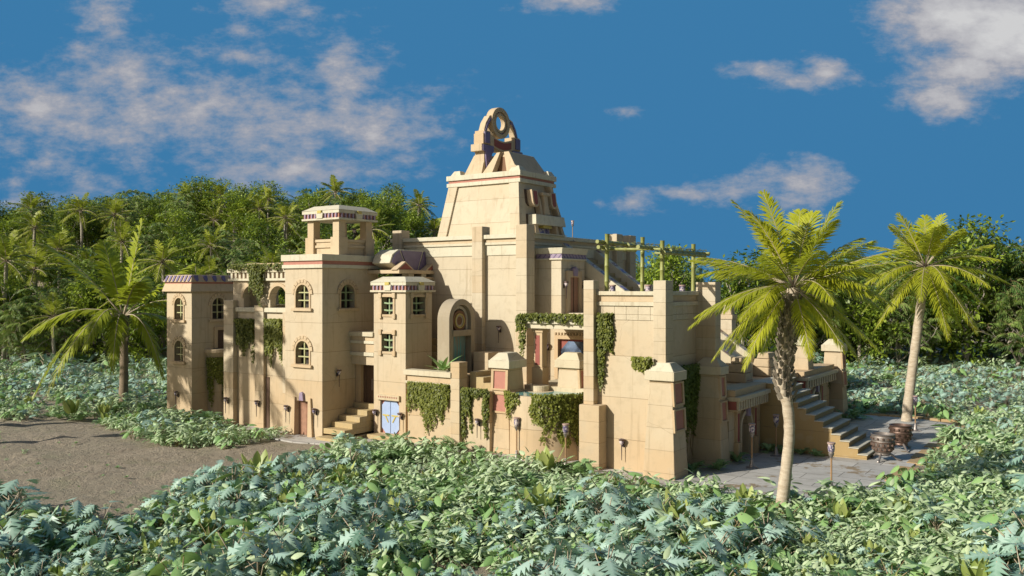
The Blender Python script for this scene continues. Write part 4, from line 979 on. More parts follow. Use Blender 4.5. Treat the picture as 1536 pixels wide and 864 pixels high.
for k in range(15): sp.append((sph(k*2.4 + R_.uniform(-.2, .2), math.radians(R_.uniform(22, 78))), R_.uniform(4.0, 4.9), R_.uniform(.15, .35)))
for k in range(13): sp.append((sph(k*2.4 + .9, math.radians(R_.uniform(5, 30))), R_.uniform(4.2, 5.0), R_.uniform(.35, .55)))
for k in range(11): sp.append((sph(k*2.4 + .4, math.radians(R_.uniform(-42, -10))), R_.uniform(3.6, 4.4), R_.uniform(.4, .6)))
hero_palm('slender leaning palm with a smooth pale trunk at the far edge of the plaza', [(26.6, 59, -.1), (26.85, 59, 2.3), (27.2, 59, 5.0), (27.55, 59, 7.7), (27.9, 59, 10.4)], [.36, .31, .29, .28, .26], sp, 1.25, .125, 40, 'palm', 'bark_pale', 22, (8.4, 10.2, .28, 24), .034, .3)
def scr(a, y, L, dp): a = math.radians(a); return (V3((math.cos(a), y, math.sin(a))).normalized(), L, dp)
sp = [scr(82, .1, 7.4, .05), scr(125, -.15, 8.2, .20), scr(152, -.25, 7.5, .66), scr(160, -.3, 6.6, 1.25), scr(50, .2, 7.4, .2), scr(35, -.1, 6.2, .42), scr(30, -.5, 5.0, 1.35), scr(100, -1.2, 5.6, 1.0), scr(66, -1.5, 5.4, 1.2), scr(140, -1.3, 6.0, 1.2), scr(95, 1.0, 6.8, .25), scr(25, .9, 6.0, .7), scr(158, .8, 6.4, .6), scr(108, .2, 7.2, .12), scr(62, -.6, 6.6, .35)]
hero_palm('broad leaved palm with a brown ringed trunk on the left, before the corner tower', [(-29.2, 65.6, -.1), (-29.1, 65.6, 2.2), (-29.1, 65.6, 4.6), (-29.15, 65.6, 6.8)], [.36, .31, .30, .34], sp, 1.9, .27, 44, 'palm_left', 'bark_ring', 23, (4.8, 6.8, .3, 30), .07, .42)

# ---------------------------------------------------------------- jungle trees
def limb_tree(seed, H, spread, R0):
    R = random.Random(seed); tr = MB(); tips = []
    def grow(p, d, L, r, lev):
        pts = [p]; n = 4
        for k in range(n):
            d = (d + V3((R.uniform(-1, 1), R.uniform(-1, 1), R.uniform(-.2, .6)))*.22).normalized(); p = p + d*(L/n); pts.append(p)
        tr.tube(pts, [r*(1 - .5*k/n) for k in range(n + 1)], 7 if lev == 0 else 5)
        if lev >= 3: tips.append(p); return
        if lev >= 1: tips.append(pts[2])
        for k in range(R.randint(3, 4) if lev else 5):
            az = R.uniform(0, 2*PI); e = R.uniform(.1, .9)
            nd = (d*.5 + V3((math.cos(az)*spread, math.sin(az)*spread, e))).normalized()
            q = pts[-1] if (lev and k < 2) or k == 0 else pts[R.randint(1 if lev == 0 else 2, n)]
            grow(q, nd, L*R.uniform(.55, .78), r*.5, lev + 1)
    grow(V3((0, 0, -.3)), V3((R.uniform(-.1, .1), R.uniform(-.1, .1), 1)), H*.42, R0, 0)
    return tr, tips, R
def broad_proto(seed, H=12, spread=1.0, cl=150, lf=34, ls=.5, mat='tree_a'):
    tr, tips, R = limb_tree(seed, H, spread, .26)
    root = bpy.data.objects.new('jungle_tree', None); COL.objects.link(root)
    tr.build('trunk', 'bark', root, 0, True, world=True)
    lm = LM(); cs = list(tips); R.shuffle(cs); cs = cs[:cl*2//3]
    while len(cs) < cl:
        a = R.uniform(0, 2*PI); z = R.uniform(.10, 1)**1.0; rr = 3.4*math.sin(PI*(.18 + .72*z))**.6*R.uniform(.55, 1.05)
        cs.append(V3((rr*math.cos(a), rr*math.sin(a), H*z)))
    for c in cs:
        tint = min(1, max(0, R.gauss(.26, .40))); rad = R.uniform(.6, 1.15)
        for k in range(lf):
            o = V3((R.gauss(0, 1), R.gauss(0, 1), R.gauss(0, .7)))*rad*.55
            d = (o.normalized() + V3((R.uniform(-.6, .6), R.uniform(-.6, .6), R.uniform(-.5, .5)))).normalized()
            s = d.cross(V3((R.uniform(-1, 1), R.uniform(-1, 1), 1))); s = s.normalized() if s.length > .01 else V3((1, 0, 0))
            l = ls*R.uniform(.6, 1.3); w = l*.24; p = c + o
            lm.add([p, p + d*l*.45 + s*w, p + d*l + V3((0, 0, -.12*l)), p + d*l*.45 - s*w], [(0, 1, 2, 3)], min(1, max(0, tint + R.uniform(-.12, .12))), 0)
    obj('crown', lm.mesh('crown', [mat], False), root); return root
def droop_proto(seed, H=11):
    tr, tips, R = limb_tree(seed, H, .8, .2)
    root = bpy.data.objects.new('jungle_tree', None); COL.objects.link(root)
    tr.build('trunk', 'bark', root, 0, True, world=True)
    lm = LM(); cs = list(tips); R.shuffle(cs); cs = cs[:110]
    while len(cs) < 130:
        a = R.uniform(0, 2*PI); z = R.uniform(.2, 1); rr = 3.0*math.sin(PI*(.2 + .7*z))**.6*R.uniform(.4, 1.0)
        cs.append(V3((rr*math.cos(a), rr*math.sin(a), H*z)))
    for c in cs:
        tint = min(1, max(0, R.gauss(.35, .3)))
        for k in range(R.randint(2, 4)):                        # arching sprays with hanging leaflets
            az = R.uniform(0, 2*PI)
            frond(lm, c, sph(az, R.uniform(.1, .9)), R.uniform(1.3, 2.2), R.uniform(.5, .95), 8, .75, .13, R, .02, .1, .8, tint)
    obj('crown', lm.mesh('crown', ['tree_b', 'rib'], False), root); return root
def jpalm_proto(seed, H=7.5, L=3.4):
    R = random.Random(seed); root = bpy.data.objects.new('jungle_palm', None); COL.objects.link(root)
    MB().tube([(0, 0, -.3), (.15, .1, H*.35), (.1, .2, H*.7), (.25, .15, H)], [.24, .19, .18, .2], 8).build('trunk', 'bark', root, 0, True, world=True)
    lm = LM(); c = V3((.25, .15, H))
    for k in range(20):
        frond(lm, c, sph(k*2.4, math.radians(78 - 5.2*k + R.uniform(-6, 6))), L*R.uniform(.85, 1.1), R.uniform(.25, .5), 20, 1.0, .15, R, .05, .15, .3, R.uniform(.3, .9))
    obj('crown', lm.mesh('crown', ['jpalm', 'stalk']), root); return root
protos = {'a': [broad_proto(s, h, sp_, 128, 38) for s, h, sp_ in ((1, 12, 1.0), (2, 13.5, .9), (3, 11, 1.2), (4, 12.5, .75))],
          'b': [droop_proto(s, h) for s, h in ((5, 11), (6, 12.5))],
          'p': [jpalm_proto(s, h, l) for s, h, l in ((7, 8.5, 3.6), (8, 6.0, 3.9), (9, 9.5, 3.4))]}
TREELAB = {('a', 0): 'dense dark green broadleaf tree in the forest on the hill behind the palace', ('b', 0): 'drooping feathery tree in the forest on the hill behind the palace', ('p', 0): 'small yellow green palm among the trees on the hill behind the palace',
           ('a', 1): 'dense broadleaf tree with yellow green leaf clusters in the forest wall right of the palace', ('b', 1): 'drooping feathery tree in the forest wall right of the palace', ('p', 1): 'small palm growing in the forest wall right of the palace'}
GRP = {'a': 'broadleaf trees of the jungle', 'b': 'drooping trees of the jungle', 'p': 'small palms of the jungle'}
used = {}
def plant_tree(kind, k, x, y, s, rz, side):
    pr = protos[kind][k % len(protos[kind])]
    o = pr if id(pr) not in used else copy_tree(pr)
    used[id(pr)] = 1
    o.location = (x, y, float(hill(np.array(x), np.array(y))) - .1); o.rotation_euler = (0, 0, rz); o.scale = (s, s, s*R_.uniform(.92, 1.1))
    tag(o, TREELAB[(kind, side)], 'palm tree' if kind == 'p' else 'tree', GRP[kind] + (' on the hill' if side == 0 else ' on the right'))
R_ = random.Random(31); cnt = 0
for row, (y, step, pp) in enumerate(((101, 3.5, .45), (106, 3.8, .40), (112, 4.0, .38), (119, 4.2, .38), (127, 4.3, .38), (136, 4.3, .34), (145, 4.0, .30), (152, 3.7, .24), (158, 3.5, .18), (168, 4.2, .1), (180, 4.6, .1))):
    x = -.74*y - 2 + R_.uniform(0, 2); x1 = -3.0
    while x < x1:
        q = R_.random(); kind = 'p' if q < pp else ('b' if q < pp + .26 else 'a')
        yy_ = y + R_.uniform(-2.2, 2.2)
        if not (row < 2 and x > -8): plant_tree(kind, cnt, x, yy_, R_.uniform(.74, .90) if kind != 'p' else R_.uniform(.85, 1.2), R_.uniform(0, 6.28), 0)
        cnt += 1; x += step*R_.uniform(.75, 1.25)
for row, (y, step, pp) in enumerate(((97, 4.0, .20), (102, 4.2, .2), (108, 4.4, .24), (115, 4.7, .24))):
    x = 3 + R_.uniform(0, 3); x1 = .74*y + 4
    while x < x1:
        q = R_.random(); kind = 'p' if q < pp else ('b' if q < pp + .2 else 'a')
        yy_ = y + R_.uniform(-2, 2) + (6 if x < 24 else 0)
        s = R_.uniform(.82, 1.02)*(1.0 + .22*max(0, min(1, (x - 30)/25)))
        plant_tree(kind, cnt, x, yy_, s if kind != 'p' else s*1.05, R_.uniform(0, 6.28), 1)
        cnt += 1; x += step*R_.uniform(.75, 1.25)

for k, (u_, v_, s) in enumerate(((-44.6, -14.5, 1.3), (-40.0, -21.5, 1.75), (-48.0, -18.5, 1.5))):
    p = W(u_, v_); plant_tree('p', 2, p.x, p.y, s, 1.3*k, 1)
    for o in [o for o in COL.objects if o.get('category') == 'palm tree' and abs(o.location.x - p.x) < .01]:
        o['label'] = ('tall palm just beyond the left edge of the clearing, nearest the palace', 'tallest palm beyond the left edge of the clearing, nearest the camera', 'tall palm farthest out beyond the left edge of the clearing')[k]; o['group'] = 'palms beyond the left edge of the clearing'

# ---------------------------------------------------------------- undergrowth plants
def blade(lm, p, d, nrm, L, W_, lobes=0, fold=.12, curl=.25, tint=.5, n=6, mat=0, R=None):
    d = V3(d).normalized(); s = d.cross(V3(nrm)).normalized(); nn = s.cross(d).normalized()
    if lobes: n = lobes*2 + 1
    vs = []; fs = []
    for k in range(n + 1):
        t = k/n
        c = p + d*(L*t) - nn*(curl*L*t*t)
        w = W_*(math.sin(PI*min(1, .10 + .90*t**.85))**.75)
        sh = 0.0
        if lobes:
            if k % 2 == 1: w *= 1.15; sh = .13*L
            else: w *= .30 if 0 < k < n else .2
        if k == n: w = 0.004
        e = nn*(-fold*w)
        vs += [c - s*w + e + d*sh, c, c + s*w + e + d*sh]
        if k: b = 3*k; fs += [(b - 3, b - 2, b + 1, b), (b - 2, b - 1, b + 2, b + 1)]
    k0 = len(lm.t); lm.add(vs, fs, tint, mat)
    for j in range(k0 + 1, len(lm.t), 3): lm.t[j] = min(1.3, tint + .45)
def philo(seed):
    R = random.Random(seed); lm = LM()
    for k in range(11):
        az = k*2.4 + R.uniform(-.3, .3); el = R.uniform(.75, 1.35); l = R.uniform(.7, 1.45)
        o = sph(az, el)*l + V3((0, 0, -.05)); m = sph(az, el + .25)*(l*.55)
        lm.tube([(0, 0, 0), m, o], [.022, .018, .012], 4, 1)
        d = sph(az + R.uniform(-.5, .5), R.uniform(-1.0, .5)); nrm = UP*1.0 + sph(az, 0)*R.uniform(.0, .7) + V3((R.uniform(-.6, .6), R.uniform(-.6, .6), 0))
        blade(lm, o - d*.12, d, nrm, R.uniform(.45, .80), R.uniform(.18, .27), R.choice((4, 5)), R.uniform(.1, .5), R.uniform(.1, .5), R.uniform(0, 1), R=R)
    return lm.mesh('philodendron', ['philo', 'stalk'])
def lightp(seed):
    R = random.Random(seed); lm = LM()
    for k in range(46):
        az = k*2.4; h = R.uniform(.1, .85); r = R.uniform(.1, .5); p = V3((r*math.cos(az), r*math.sin(az), h))
        d = sph(az + R.uniform(-.6, .6), R.uniform(-.7, .8))
        blade(lm, p, d, UP + sph(az, 0)*R.uniform(-.3, .8) + V3((R.uniform(-.5, .5), R.uniform(-.5, .5), 0)), R.uniform(.24, .42), R.uniform(.05, .085), 0, .3, .35, R.uniform(0, 1), 4)
    for k in range(5): az = k*1.26; lm.tube([(0, 0, 0), (.25*math.cos(az), .25*math.sin(az), .45)], [.015, .01], 3, 0)
    return lm.mesh('variegated_shrub', ['light'])
def fernp(seed, L=1.15):
    R = random.Random(seed); lm = LM()
    for k in range(13): frond(lm, (0, 0, .05), sph(k*2.4, R.uniform(.6, 1.2)), L*R.uniform(.75, 1.15), R.uniform(.35, .6), 17, .30, .055, R, .012, .12, .1, R.uniform(.1, .9), 0)
    return lm.mesh('fern', ['fern'])
def paddlep(seed):
    R = random.Random(seed); lm = LM()
    for k in range(9):
        az = k*2.4; el = R.uniform(.85, 1.45); o = sph(az, el)*R.uniform(.25, .5)
        lm.tube([(0, 0, 0), o], [.02, .012], 4, 0)
        blade(lm, o, sph(az, el - .1), sph(az + PI, .3), R.uniform(.55, .85), R.uniform(.13, .19), 0, .2, -.12, R.uniform(0, 1), 5)
    return lm.mesh('paddle_leaf_plant', ['paddle'])
def earp(seed):
    R = random.Random(seed); lm = LM()
    for k in range(8):
        az = k*2.4 + R.uniform(-.3, .3); el = R.uniform(.8, 1.4); l = R.uniform(.6, 1.25); o = sph(az, el)*l
        lm.tube([(0, 0, 0), sph(az, el + .2)*l*.5, o], [.02, .016, .01], 4, 1)
        blade(lm, o - sph(az, 0)*.1, sph(az + R.uniform(-.5, .5), R.uniform(-.6, .1)), UP + V3((R.uniform(-.7, .7), R.uniform(-.7, .7), 0)), R.uniform(.6, .9), R.uniform(.13, .19), 0, .3, .3, R.uniform(0, 1), 6)
    return lm.mesh('elephant_ear_plant', ['ear', 'rib'])
PR = {'philo': [philo(s) for s in (1, 2, 3)], 'light': [lightp(s) for s in (4, 5, 6)], 'fern': [fernp(s) for s in (7, 8)], 'paddle': [paddlep(s) for s in (9, 10)], 'ear': [earp(s) for s in (11, 12)]}
PAVE = [(-29.5, -2.6), (-29.5, -.5), (-20, 5), (-.2, 5), (-.2, 27.0), (5.0, 27.6), (8.9, 26), (9.0, 5), (7.9, -.4), (6.4, -2.6), (2.0, -2.6), (-3, -2.2), (-14, -1.8), (-20, -2.6), (-22.5, -3.2), (-25, -3.0)]
def blocked(x, y):
    u, v = UV(x, y)
    if inside(PAVE, u, v): return True
    if -39.2 < u < .9 and -1.3 < v < 25.5: return True
    if -31.7 < u < -24.5 and -2.0 < v < 2: return True
    return inside(DIRT, x, y)
R_ = random.Random(77); spots = []
y = 25.0
while y < 103:
    st = .66 if y < 40 else (.88 if y < 58 else 1.2)
    x = -.78*y - 4
    while x < .78*y + 5:
        X_, Y_ = x + R_.uniform(-.45, .45)*st, y + R_.uniform(-.45, .45)*st; x += st
        if blocked(X_, Y_): continue
        u, v = UV(X_, Y_); q = R_.random()
        patch = math.sin(X_*.33 + 1.7*math.sin(Y_*.21)) + math.sin(Y_*.41 + X_*.13)
        if patch < -1.9 and Y_ < 60: continue
        edge = not (-9 < v and -30 < u < 9) if v < 2 else not (u < 24 and v < 30)
        if Y_ > 66: w_ = (('philo', .5), ('ear', .66), ('light', .88), ('fern', 1))
        elif v < 2 and v > -9.5 + 2.2*math.sin(u*.35) and u < 14: w_ = (('light', .54), ('fern', .92), ('paddle', .95), ('philo', 1))
        elif u > 9: w_ = (('light', .55), ('fern', .8), ('ear', .9), ('philo', 1)) if Y_ > 33 else (('philo', .42), ('fern', .62), ('ear', .76), ('light', .92), ('paddle', 1))
        elif u < -30 or X_ < -14 and Y_ > 46: w_ = (('light', .55), ('fern', .74), ('philo', .92), ('ear', 1))
        else: w_ = (('philo', .40), ('fern', .76), ('ear', .82), ('paddle', .87), ('light', 1))
        kind = next(k for k, c in w_ if q <= c)
        spots.append((kind, X_, Y_, R_.uniform(0, 6.28), (1 + .32*math.sin(X_*.55 + 2*math.sin(Y_*.37)))*R_.uniform(.5, 1.12)*((1.0 if Y_ < 37 else .85) if kind in ('philo', 'ear') else 1.05)))
        if R_.random() < (.75 if Y_ < 60 else .35):       # a second, lower plant between
            k2 = R_.choice(('fern', 'light', 'light', 'ear') if kind != 'philo' else ('fern', 'light', 'paddle', 'fern'))
            spots.append((k2, X_ + R_.uniform(-.5, .5), Y_ + R_.uniform(-.5, .5), R_.uniform(0, 6.28), R_.uniform(.6, .95)))
    y += st
k = 0
while k < 150:
    x, y = R_.uniform(-40, -11), R_.uniform(32, 58)
    if inside(DIRT, x, y) and not inside(PAVE, *UV(x, y)): spots.append((R_.choice(('fern', 'fern', 'light')), x, y, R_.uniform(0, 6.28), R_.uniform(.08, .26))); k += 1
for k in range(260):
    x = R_.uniform(-78, 78); y = R_.uniform(94, 104)
    if -14 < x < 6: continue
    spots.append((R_.choice(('philo', 'light', 'fern', 'fern')), x, y, R_.uniform(0, 6.28), R_.uniform(1.2, 2.1)))
# ferns tucked against the walls
for u, v, s in ((-12.6, -.9, 1.5), (-13.6, -1.2, 1.1), (-10.6, -1.2, 1.0), (-.0, 1.9, 1.0), (.9, 3.0, 1.0), (.9, 5.4, 1.0), (1.3, 9.3, .9), (2.1, 9.35, .8), (3.0, 9.4, .8), (3.8, 9.4, .7), (1.6, 21.5, 1.1), (1.9, 23.2, 1.3), (2.1, 24.8, 1.3), (-25.6, -2.4, .9), (-17.0, -.8, 1.0), (-31.2, -2.4, 1.3), (-33.0, -1.8, 1.4), (-35.0, -2.2, 1.3)):
    p = W(u, v); spots.append(('fern', p.x, p.y, R_.uniform(0, 6.28), s))
INFO = {'philo': ('philodendron', 'large blue green philodendron with deeply lobed leaves in the near undergrowth', 'plant', 130), 'fern': ('fern', 'arching green fern in the near undergrowth', 'fern', 80), 'ear': ('elephant_ear_plant', 'bright green plant with broad pointed leaves in the near undergrowth', 'plant', 60),
        'paddle': ('paddle_leaf_plant', 'yellow green plant with upright paddle shaped leaves in the near undergrowth', 'plant', 60), 'light': ('variegated_shrub', 'low shrub with pale cream green leaves in the near undergrowth', 'shrub', 80)}
STUFF = {'philo': 'sea of blue green lobed leaves covering the ground', 'fern': 'mass of green ferns covering the ground', 'ear': 'scattered bright green broad leaves covering the ground', 'paddle': 'scattered yellow green upright leaves covering the ground', 'light': 'mass of pale cream green leafy ground cover'}
holder = bpy.data.collections.new('undergrowth sources')
def scatter(name, me, pts):
    src = bpy.data.objects.new(name + '_source', me); holder.objects.link(src)
    pm = bpy.data.meshes.new(name); pm.from_pydata([(p[1], p[2], float(hill(np.array(p[1]), np.array(p[2]))) - .04) for p in pts], [], [])
    a = pm.attributes.new('turn', 'FLOAT_VECTOR', 'POINT'); a.data.foreach_set('vector', np.array([(R_.uniform(-.12, .12), R_.uniform(-.12, .12), p[3]) for p in pts], dtype=np.float32).ravel())
    a = pm.attributes.new('size', 'FLOAT', 'POINT'); a.data.foreach_set('value', np.array([p[4] for p in pts], dtype=np.float32))
    o = obj(name, pm); ng = bpy.data.node_groups.new(name, 'GeometryNodeTree')
    ng.interface.new_socket('Geometry', in_out='INPUT', socket_type='NodeSocketGeometry'); ng.interface.new_socket('Geometry', in_out='OUTPUT', socket_type='NodeSocketGeometry')
    N = ng.nodes; gi = N.new('NodeGroupInput'); go_ = N.new('NodeGroupOutput'); ip = N.new('GeometryNodeInstanceOnPoints'); oi = N.new('GeometryNodeObjectInfo'); oi.inputs[0].default_value = src
    at = N.new('GeometryNodeInputNamedAttribute'); at.data_type = 'FLOAT_VECTOR'; at.inputs[0].default_value = 'turn'
    az = N.new('GeometryNodeInputNamedAttribute'); az.data_type = 'FLOAT'; az.inputs[0].default_value = 'size'
    L = ng.links; L.new(gi.outputs[0], ip.inputs['Points']); L.new(oi.outputs['Geometry'], ip.inputs['Instance'])
    L.new(at.outputs[0], ip.inputs['Rotation']); L.new(az.outputs[0], ip.inputs['Scale']); L.new(ip.outputs[0], go_.inputs[0])
    o.modifiers.new('scatter', 'NODES').node_group = ng
    return o
for kind, mes in PR.items():
    nm, lab, cat, lim = INFO[kind]
    ps = sorted((s for s in spots if s[0] == kind), key=lambda s: s[2])
    near = [p for p in ps if abs(p[1]) < .6*p[2]][:lim]; ids = set(map(id, near)); rest = [p for p in ps if id(p) not in ids]
    for k, p in enumerate(near):
        o = obj(nm, mes[k % len(mes)]); o.location = (p[1], p[2], float(hill(np.array(p[1]), np.array(p[2]))) - .04); o.rotation_euler = (R_.uniform(-.1, .1), R_.uniform(-.1, .1), p[3]); o.scale = (p[4],)*3
        tag(o, lab, cat, {'philo': 'philodendrons', 'fern': 'ferns', 'ear': 'broad leaved plants', 'paddle': 'paddle leaved plants', 'light': 'pale shrubs'}[kind] + ' nearest the camera')
    for j, me in enumerate(mes):
        o = scatter('undergrowth', me, rest[j::len(mes)]); tag(o, STUFF[kind], 'undergrowth', None, 'stuff')

# ---------------------------------------------------------------- ivy
def ivy(label, m, areas, seed, mat='ivy', size=.13, dens=150, vines=True):
    """areas: (a0, a1, ztop, length, depth); m maps (a, z, outward) to palace coordinates"""
    R = random.Random(seed); lm = LM(); org = None
    for a0, a1, zt, ln, dp in areas:
        n = int((a1 - a0)*ln*dens) + 20
        ph = [R.uniform(0, 6.28) for _ in range(4)]
        sl = [R.uniform(.35, 1.12) for _ in range(400)]
        hang = lambda a: ln*(.60 + .15*math.sin(a*5 + ph[0]) + .12*math.sin(a*11 + ph[1]) + .46*(sl[int((a - a0)*8) % 400] - .7))
        for k in range(n):
            a = R.uniform(a0, a1); x = R.random()**1.25; h = hang(a)*x
            edge = min(1, (min(a - a0, a1 - a) + .06)/.2); a += .05*math.sin(x*9 + ph[3] + a*3)
            c = dp*R.uniform(.1, 1)*(1 - .45*x)*edge + .02; z = zt - h + R.uniform(-.05, .05)
            p = W(*m(a, z, c)); ou = (W(*m(a, z, c + .1)) - p).normalized(); sd = UP.cross(ou).normalized()
            d = (-UP*R.uniform(.3, 1.0) + sd*R.uniform(-.9, .9) + ou*R.uniform(-.1, .7)).normalized()
            s = d.cross(ou + V3((R.uniform(-.5, .5), R.uniform(-.5, .5), R.uniform(-.3, .6)))).normalized(); l = size*R.uniform(.65, 1.4)
            lm.add([p, p + d*l*.35 + s*l*.42, p + d*l, p + d*l*.35 - s*l*.42], [(0, 1, 2, 3)], min(1, max(0, R.gauss(.45, .28))), 0)
        if vines:
            for k in range(int((a1 - a0)*5) + 2):
                a = R.uniform(a0, a1); h = hang(a)*R.uniform(.9, 1.12); pts = []
                for j in range(7): pts.append(W(*m(a + .06*math.sin(j*1.7 + k), zt - h*j/6, .03)))
                lm.tube(pts, .011, 3, 1)
    o = obj('ivy', lm.mesh('ivy', [mat, 'rib'], False)); tag(o, label, 'ivy', 'ivy on the palace walls'); return o
ivy('bushy ivy panel on the arcade wing, left of the two', mapF(-1.12), [(-30.66, -28.85, 7.0, 2.9, .3)], 1, dens=430, size=.12)
ivy('bushy ivy panel on the arcade wing, next to the front tower', mapF(-1.14), [(-27.85, -26.0, 7.05, 3.3, .3)], 2, dens=430, size=.12)
ivy('ivy trailing off the arcade roof between the two arches', mapF(-1.35), [(-31.2, -25.4, 10.55, .5, .35), (-29.1, -27.75, 10.5, 3.0, .3)], 3, dens=430, size=.12)
ivy('ivy veiling the round pier of the corner tower', lambda a, z, c: (-35.75 + (.7 + c)*math.cos(a), 1.0 + (.7 + c)*math.sin(a), z), [(-1.5, .9, 4.1, 3.6, .25)], 4, dens=260, size=.12)
ivy('wide ivy curtain hanging over the planter wall', mapF(.05), [(-16.75, -13.6, 3.62, 2.2, .28), (-15.6, -14.2, 3.5, 3.1, .22)], 5, dens=430, size=.12)
ivy('ivy framing the low wall beside the left pool buttress', mapF(.2), [(-12.92, -11.1, 3.5, .6, .25), (-12.92, -12.25, 3.4, 3.6, .25), (-11.45, -11.08, 3.4, 3.3, .2)], 6, dens=430, size=.125)
cy = lambda a, z, c: (-8.15 + (2.08 + c)*math.cos(a), 1.6 + (2.08 + c)*math.sin(a), z)
ivy('bunch of ivy on the left shoulder of the pool basin', cy, [(-2.75, -1.85, 3.5, 2.0, .3)], 7, dens=560, size=.125)
ivy('thick ivy hanging down the right side of the pool basin', cy, [(-1.45, .5, 3.55, 2.7, .35), (-.75, .5, 3.5, 3.7, .3)], 8, 'ivy', dens=560, size=.13)
ivy('ivy lining the portico roof edge and hanging at its corner', mapF(2.48), [(-10.55, -4.95, 7.6, .62, .3), (-10.75, -10.15, 7.5, 2.4, .35)], 9, dens=480, size=.125)
ivy('tall ivy patch on the terrace block beside the tall corner pillar', mapF(.3), [(-4.36, -3.5, 7.75, 3.9, .35)], 10, dens=560, size=.125)
ivy('small ivy tuft on the shoulder of the corner buttress', mapF(-.05), [(-2.2, -1.2, 5.7, 1.0, .45)], 11, dens=520, size=.125)
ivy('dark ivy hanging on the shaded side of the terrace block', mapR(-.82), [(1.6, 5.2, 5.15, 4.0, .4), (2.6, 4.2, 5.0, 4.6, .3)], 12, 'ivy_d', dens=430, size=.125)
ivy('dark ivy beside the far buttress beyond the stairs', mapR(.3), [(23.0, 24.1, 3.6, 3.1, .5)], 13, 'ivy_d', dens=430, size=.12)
# bare stems at the foot of the shaded ivy
lm = LM(); R_ = random.Random(9)
for k in range(5):
    a = 2.5 + .42*k; pts = [W(*mapR(-.82)(a + .14*math.sin(j*1.3 + k*2) + .02*j*k, 2.6 - .29*j, .05)) for j in range(10)]
    lm.tube(pts, [.03 - .0015*j for j in range(10)], 5, 0)
o = obj('bare_vine', lm.mesh('bare_vine', ['rib'])); tag(o, 'bare twisting ivy stems on the shaded wall of the terrace block', 'vine')
# agave
lm = LM(); R_ = random.Random(4)
for k in range(11):
    az = k*2.4; el = .35 + .9*(k/11); blade(lm, V3((0, 0, .05)), sph(az, el), sph(az + PI, .9), R_.uniform(1.0, 1.5), R_.uniform(.13, .19), 0, -.25, .35, R_.uniform(.2, .8), 6)
o = obj('agave', lm.mesh('agave', ['ear'])); o.location = W(-14.95, .95, 4.1); tag(o, 'green rosette plant with broad leaves on top of the planter wall', 'plant')
# ================================================================== SKY, SUN, CAMERA
world = bpy.data.worlds.new('World'); sc.world = world; world.use_nodes = True
t = world.node_tree; t.nodes.clear(); g = G(t)
wo = t.nodes.new('ShaderNodeOutputWorld')
sky = g.n('ShaderNodeTexSky', sky_type='NISHITA'); sky.sun_disc = False
sky.sun_elevation = ELEV; sky.sun_rotation = math.atan2(-TRAVEL.x, -TRAVEL.y); sky.altitude = 100; sky.air_density = 1.0; sky.dust_density = 3.0; sky.ozone_density = 1.0
d = g.n('ShaderNodeTexCoord').outputs['Generated']; xyz = g.n('ShaderNodeSeparateXYZ', {0: d})
dx, dy, dz = xyz.outputs
yy = g.math('MAXIMUM', dy, .05)
A = g.math('DIVIDE', dx, yy); B = g.math('DIVIDE', dz, yy)
P = g.n('ShaderNodeCombineXYZ', {0: A, 1: B, 2: 0.0}).outputs[0]
def px(x, y): return ((x - 768)/1312.0, (432 - y)/1312.0)
acc = None
for x, y, rx, ry, w in ((300, 175, 330, 95, .82), (60, 165, 170, 75, 1), (180, 110, 110, 60, .95), (300, 160, 170, 70, 1), (420, 190, 150, 70, 1), (520, 110, 65, 75, .95), (370, 85, 90, 24, .75), (560, 190, 120, 55, 1), (440, 255, 170, 40, .95), (70, 245, 80, 28, .72), (130, 280, 60, 30, .75), (40, 305, 50, 22, .75), (20, 275, 40, 16, .7),
                        (160, 22, 60, 38, .9), (400, 8, 90, 24, .85), (450, 22, 50, 22, .8), (365, 48, 26, 18, .8), (840, 0, 90, 22, .95), (1440, 30, 130, 60, 1.9), (1510, 50, 130, 75, 2.2), (1450, 100, 110, 55, 1.5), (1405, 140, 70, 40, 1.2), (1430, 160, 70, 26, 1.0), (1370, 12, 70, 30, 1.1),
                        (1150, 110, 60, 18, .85), (1190, 122, 60, 16, .85), (1240, 108, 52, 22, .95), (1200, 270, 80, 36, 1.0), (1110, 285, 90, 22, .9), (1190, 300, 60, 26, .95), (950, 303, 45, 22, .85), (1030, 290, 50, 12, .8), (935, 168, 26, 9, .75), (900, 305, 12, 10, .6)):
    cx, cy = px(x, y)
    v = g.n('ShaderNodeVectorMath', {0: P, 1: (cx, cy, 0)}, operation='SUBTRACT').outputs[0]
    v = g.n('ShaderNodeVectorMath', {0: v, 1: (1312.0/rx, 1312.0/ry, 0)}, operation='MULTIPLY').outputs[0]
    l = g.n('ShaderNodeVectorMath', {0: v}, operation='LENGTH').outputs['Value']
    q = g.math('MULTIPLY', g.math('SUBTRACT', 1.25, l), w)
    acc = q if acc is None else g.n('ShaderNodeMath', {0: acc, 1: q, 2: .25}, operation='SMOOTH_MAX').outputs[0]
st = g.n('ShaderNodeMapping', {'Vector': P, 'Scale': (6.0, 11.0, 1.0)}).outputs[0]
nz = g.n('ShaderNodeTexNoise', {'Vector': st, 'Scale': 1.6, 'Detail': 9.0, 'Roughness': .62, 'Distortion': .3}).outputs[0]
nf = g.n('ShaderNodeTexNoise', {'Vector': st, 'Scale': 4.5, 'Detail': 8.0, 'Roughness': .65}).outputs[0]
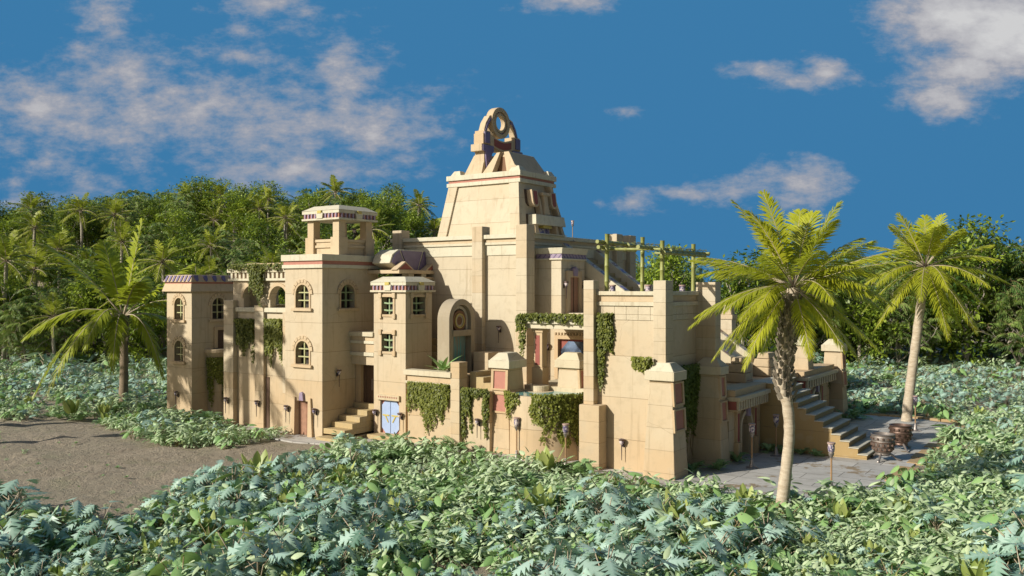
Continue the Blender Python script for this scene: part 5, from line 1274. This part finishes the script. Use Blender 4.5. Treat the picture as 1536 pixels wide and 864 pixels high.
den = g.math('ADD', acc, g.math('ADD', g.math('MULTIPLY', g.math('SUBTRACT', nz, .5), 1.9), g.math('MULTIPLY', g.math('SUBTRACT', nf, .5), 2.6)))
alpha = g.n('ShaderNodeMapRange', {0: den, 1: .05, 2: 1.5, 3: 0.0, 4: .96}, interpolation_type='SMOOTHSTEP').outputs[0]
front = g.ramp(dy, .05, .25)
alpha = g.math('MULTIPLY', alpha, front)
thick = g.ramp(den, 1.1, 2.4)
ccol = g.mix(thick, (.40, .395, .43), (.64, .635, .635))
flat = g.mix(alpha, (.046, .195, .395), ccol)
bgA = g.n('ShaderNodeBackground', {'Color': flat, 'Strength': SKY_GAIN})
bgB = g.n('ShaderNodeBackground', {'Color': sky.outputs[0], 'Strength': .05})
ms = g.n('ShaderNodeMixShader', {0: g.ramp(dy, -.05, .3), 1: bgB.outputs[0], 2: bgA.outputs[0]})
t.links.new(ms.outputs[0], wo.inputs[0])
sun = bpy.data.lights.new('sun', 'SUN'); sun.energy = SUN_E; sun.angle = math.radians(.6); sun.color = (1.0, .94, .82)
so = bpy.data.objects.new('sun', sun); COL.objects.link(so)
dirv = Vector((TRAVEL.x*math.cos(ELEV), TRAVEL.y*math.cos(ELEV), -math.sin(ELEV)))
so.rotation_euler = dirv.to_track_quat('-Z', 'Y').to_euler(); so.location = (-60, -40, 60)
cam = bpy.data.cameras.new('camera'); co = bpy.data.objects.new('camera', cam); COL.objects.link(co)
co.location = (0, 0, 9.0); co.rotation_euler = (PI/2, 0, 0)
cam.sensor_width = 36.0; cam.lens = 36.0*1312/1536; cam.clip_end = 3000; cam.clip_start = .1
sc.camera = co
sc.view_settings.view_transform = 'Standard'; sc.view_settings.look = 'None'; sc.view_settings.exposure = EXPO; sc.view_settings.gamma = 1.0
sc.cycles.max_bounces = 6; sc.cycles.diffuse_bounces = 4; sc.cycles.transparent_max_bounces = 4; sc.cycles.glossy_bounces = 2; sc.cycles.transmission_bounces = 3
sc.cycles.use_denoising = True; sc.cycles.sample_clamp_indirect = 6.0
